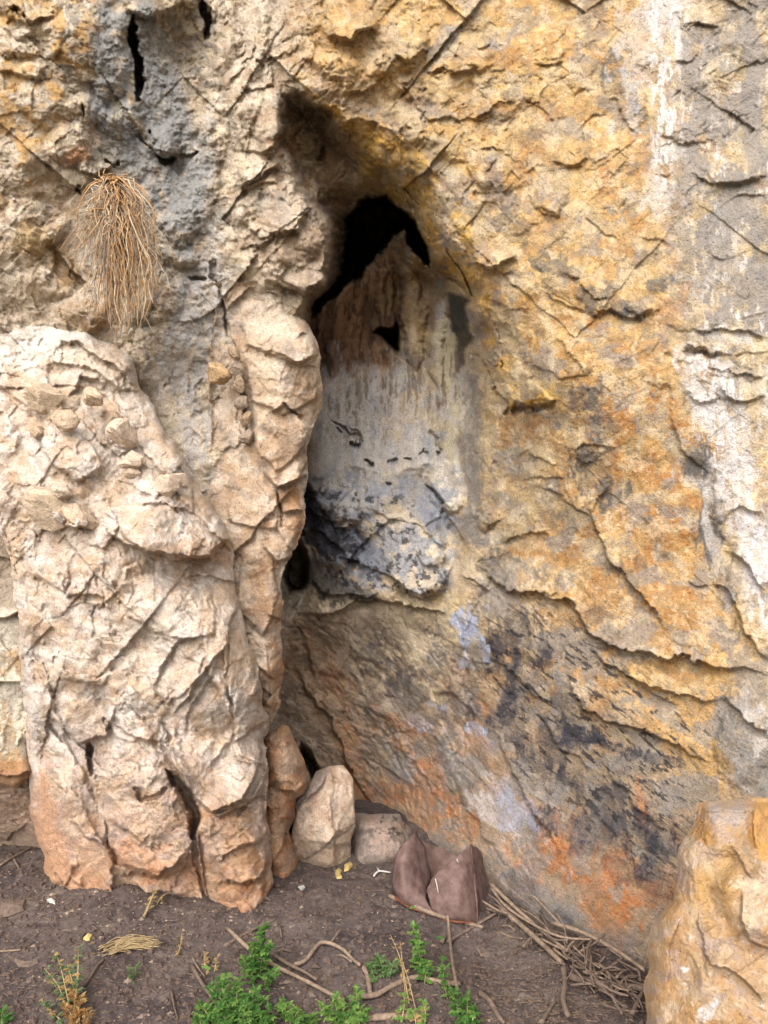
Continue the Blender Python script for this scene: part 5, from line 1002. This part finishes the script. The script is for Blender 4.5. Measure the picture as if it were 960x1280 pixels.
# litter, pebbles and clods nobody could count
def scatter(name, n, mat, rmin, rmax, reg, seed, flat=.6, label=None):
    rg = np.random.default_rng(seed); base = np.array([[1,0,0],[-1,0,0],[0,1,0],[0,-1,0],[0,0,1],[0,0,-1],[.7,.7,.2],[-.6,.6,.5]], float)
    F8 = np.array([[0,2,4],[2,1,4],[1,3,4],[3,0,4],[2,0,5],[1,2,5],[3,1,5],[0,3,5]]); u = rg.uniform(reg[0], reg[2], n); v = rg.uniform(reg[1], reg[3], n)
    D_ = CAMH * F / (v - 640); x = (u - 480) / F * D_; y = D_ - CAMD; z = soil_z(np.stack([x, y, 0 * x], 1).astype(f32)); r = rmin + (rmax - rmin) * rg.random(n) ** 3; hid = D_ > 3.6 - np.maximum(0, u - 480) * .0033; z = np.where(hid, z - 1, z)
    q = base[:6][None] * (1 + .35 * rg.normal(size=(n, 6, 1))) * r[:, None, None] * np.array([1, 1, flat]); a = rg.uniform(0, 6.28, n); ca, sa = np.cos(a)[:, None], np.sin(a)[:, None]
    V = np.stack([q[..., 0] * ca - q[..., 1] * sa + x[:, None], q[..., 0] * sa + q[..., 1] * ca + y[:, None], q[..., 2] + (z + r * .15)[:, None]], -1).reshape(-1, 3)
    T = (F8[None] + 6 * np.arange(n)[:, None, None]).reshape(-1, 3)
    return tag(make_mesh(name, V, np.zeros((0, 4)), None, mat, None, tris=T, smooth_=False), label, None, None, 'stuff')
M_CLOD = mat_plain('soil_clod', K(118,98,86), K(82,68,62), 50, 1, .6, .003); M_PEB = mat_plain('pale_grit', K(186,164,140), K(130,112,98), 50, .9, .3, .002)
M_DRYLF = mat_plain('dry_leaf_flakes', K(150,124,96), K(98,78,62), 30, .9, .3, .002); M_ROCKCH = mat_plain('rock_chips', K(168,146,128), K(110,94,84), 30, .9, .4, .003)
scatter('soil_clods', 9000, M_CLOD, .0018, .014, (-40, 1030, 860, 1300), 3, .7, 'dark crumbs and clods of soil'); scatter('grit', 1500, M_PEB, .001, .0065, (-40, 1030, 860, 1300), 4, .6, 'pale grit and rock chips on the soil')
scatter('dry_leaf_litter', 700, M_DRYLF, .003, .011, (-40, 1060, 860, 1300), 6, .12, 'small brown dry leaves and flakes on the soil'); scatter('stone_chips', 120, M_ROCKCH, .004, .016, (-40, 1090, 860, 1300), 8, .6, 'scattered rock chips on the soil'); scatter('foot_rubble', 260, M_PEB, .002, .012, (40, 1105, 380, 1165), 5, .6, 'rock crumbs at the foot of the slab')
lt = Bag()
for k in range(1500):
    w = random.random()
    if w < .6: u, v = random.uniform(590, 812), random.uniform(1150, 1285)
    else: u, v = random.uniform(0, 620), random.uniform(1090, 1285)
    if v < 1092 + max(0, (u - 560)) * .42: continue
    a = random.uniform(0, 3.14); L = random.uniform(3, 13); lt.tube([gpt(u, v, .004), gpt(u + L * math.cos(a), v + L * math.sin(a) * .6, random.uniform(.003, .014))], random.uniform(.0006, .0016), .0006, 3)
tag(lt.build('twig_litter', M_STICK), 'fine broken straw and twig litter', None, None, 'stuff')

# ------------------------------------------------------------------ crumpled rusty metal
def sheet(name, rows, mat, parent, sub=2, th=.004):
    """rows of (u,v,D) control points -> smooth thick sheet"""
    A = np.array([[list(at(*p)) for p in r] for r in rows]); nr, nc = A.shape[:2]
    def up(B, n):
        idx = np.linspace(0, len(B) - 1, (len(B) - 1) * n + 1); out = []
        Q = np.concatenate([[2 * B[0] - B[1]], B, [2 * B[-1] - B[-2]]])
        for x in idx:
            i = min(int(x), len(B) - 2); t = x - i; a, b, c, d = Q[i], Q[i + 1], Q[i + 2], Q[i + 3]
            out.append(.5 * (2 * b + (-a + c) * t + (2 * a - 5 * b + 4 * c - d) * t * t + (-a + 3 * b - 3 * c + d) * t ** 3))
        return np.array(out)
    A = up(A, 6); A = up(A.transpose(1, 0, 2), 6).transpose(1, 0, 2); nr, nc = A.shape[:2]
    V = A.reshape(-1, 3); V = V + np.stack([perlin(V.astype(f32), 16, 5), perlin(V.astype(f32), 16, 6), perlin(V.astype(f32), 16, 7)], 1) * .006 + np.stack([perlin(V.astype(f32), 60, 8), perlin(V.astype(f32), 60, 9), perlin(V.astype(f32), 60, 10)], 1) * .0022
    o = make_mesh(name, V - np.array(parent.location), quads_of(nr, nc), None, mat, parent)
    so_ = o.modifiers.new('thickness', 'SOLIDIFY'); so_.thickness = th; so_.offset = 0; return o
M_RUST = mat_plain('rusty_sheet_metal', K(142,116,110), K(94,70,62), 22, .7, .6, .004, .3)
M_RUST2 = mat_plain('rusty_sheet_metal_orange', K(138,112,102), K(92,70,64), 22, .7, .35, .002, .3)
M_RUST3 = mat_plain('flaking_rust', K(150,92,62), K(96,58,46), 60, .9, .8, .004)
tin = empty('crumpled_metal', gpt(550, 1140)); tag(tin, 'crumpled and split reddish-brown sheet of rusty metal at the cave foot', 'scrap metal')
sheet('left_panel', [[(520,1041,3.10),(524,1048,3.10),(531,1058,3.10),(533,1070,3.10)],[(505,1054,3.02),(514,1062,3.0),(526,1074,3.03),(538,1090,3.06)],[(493,1076,3.0),(505,1085,2.93),(522,1096,2.96),(534,1112,2.98)],[(489,1102,3.0),(502,1112,2.90),(520,1118,2.90),(533,1124,2.90)],[(492,1118,3.0),(506,1130,2.90),(526,1138,2.88),(545,1146,2.87)]], M_RUST, tin)
sheet('front_flap', [[(588,1055,3.02),(590,1072,3.0),(592,1100,2.94),(597,1154,2.84)],[(574,1066,2.97),(578,1082,2.93),(582,1108,2.87),(586,1152,2.82)],[(556,1082,2.93),(562,1098,2.88),(566,1118,2.84),(568,1151,2.82)],[(540,1098,2.93),(545,1112,2.90),(548,1126,2.87),(550,1147,2.85)],[(533,1114,2.95),(536,1122,2.92),(538,1132,2.90),(541,1144,2.88)]], M_RUST, tin)
sheet('side_panel', [[(588,1055,3.02),(598,1062,3.10),(608,1078,3.16),(613,1094,3.2)],[(590,1084,2.97),(600,1088,3.04),(610,1098,3.1),(614,1110,3.14)],[(594,1120,2.89),(602,1120,2.96),(610,1124,3.02),(612,1130,3.06)],[(597,1154,2.84),(602,1152,2.88),(606,1148,2.92),(608,1146,2.95)]], M_RUST, tin)
sheet('back_panel', [[(522,1050,3.16),(545,1058,3.2),(566,1066,3.2),(580,1072,3.18)],[(526,1080,3.12),(546,1084,3.16),(564,1086,3.16),(582,1088,3.12)],[(530,1112,3.05),(548,1112,3.08),(566,1112,3.08),(586,1112,3.03)]], M_RUST2, tin)
for pts in ([(544,1098,2.89),(546,1106,2.88),(548,1116,2.865)], [(506,1096,2.925),(509,1108,2.905),(510,1117,2.895)], [(571,1074,2.93),(573,1078,2.925)]):
    rel(Bag().tube([at(*p) for p in pts], .0022, .0012, 5), tin).build('white_streak', M_WHITE, tin)
lipb = Bag().tube([at(490,1118,2.985), at(506,1131,2.895), at(526,1139,2.872), at(545,1147,2.862), at(568,1152,2.815), at(586,1153,2.812), at(597,1155,2.835)], .005, .004, 6, .25); rel(lipb, tin).build('corroded_edge', M_RUST3, tin)
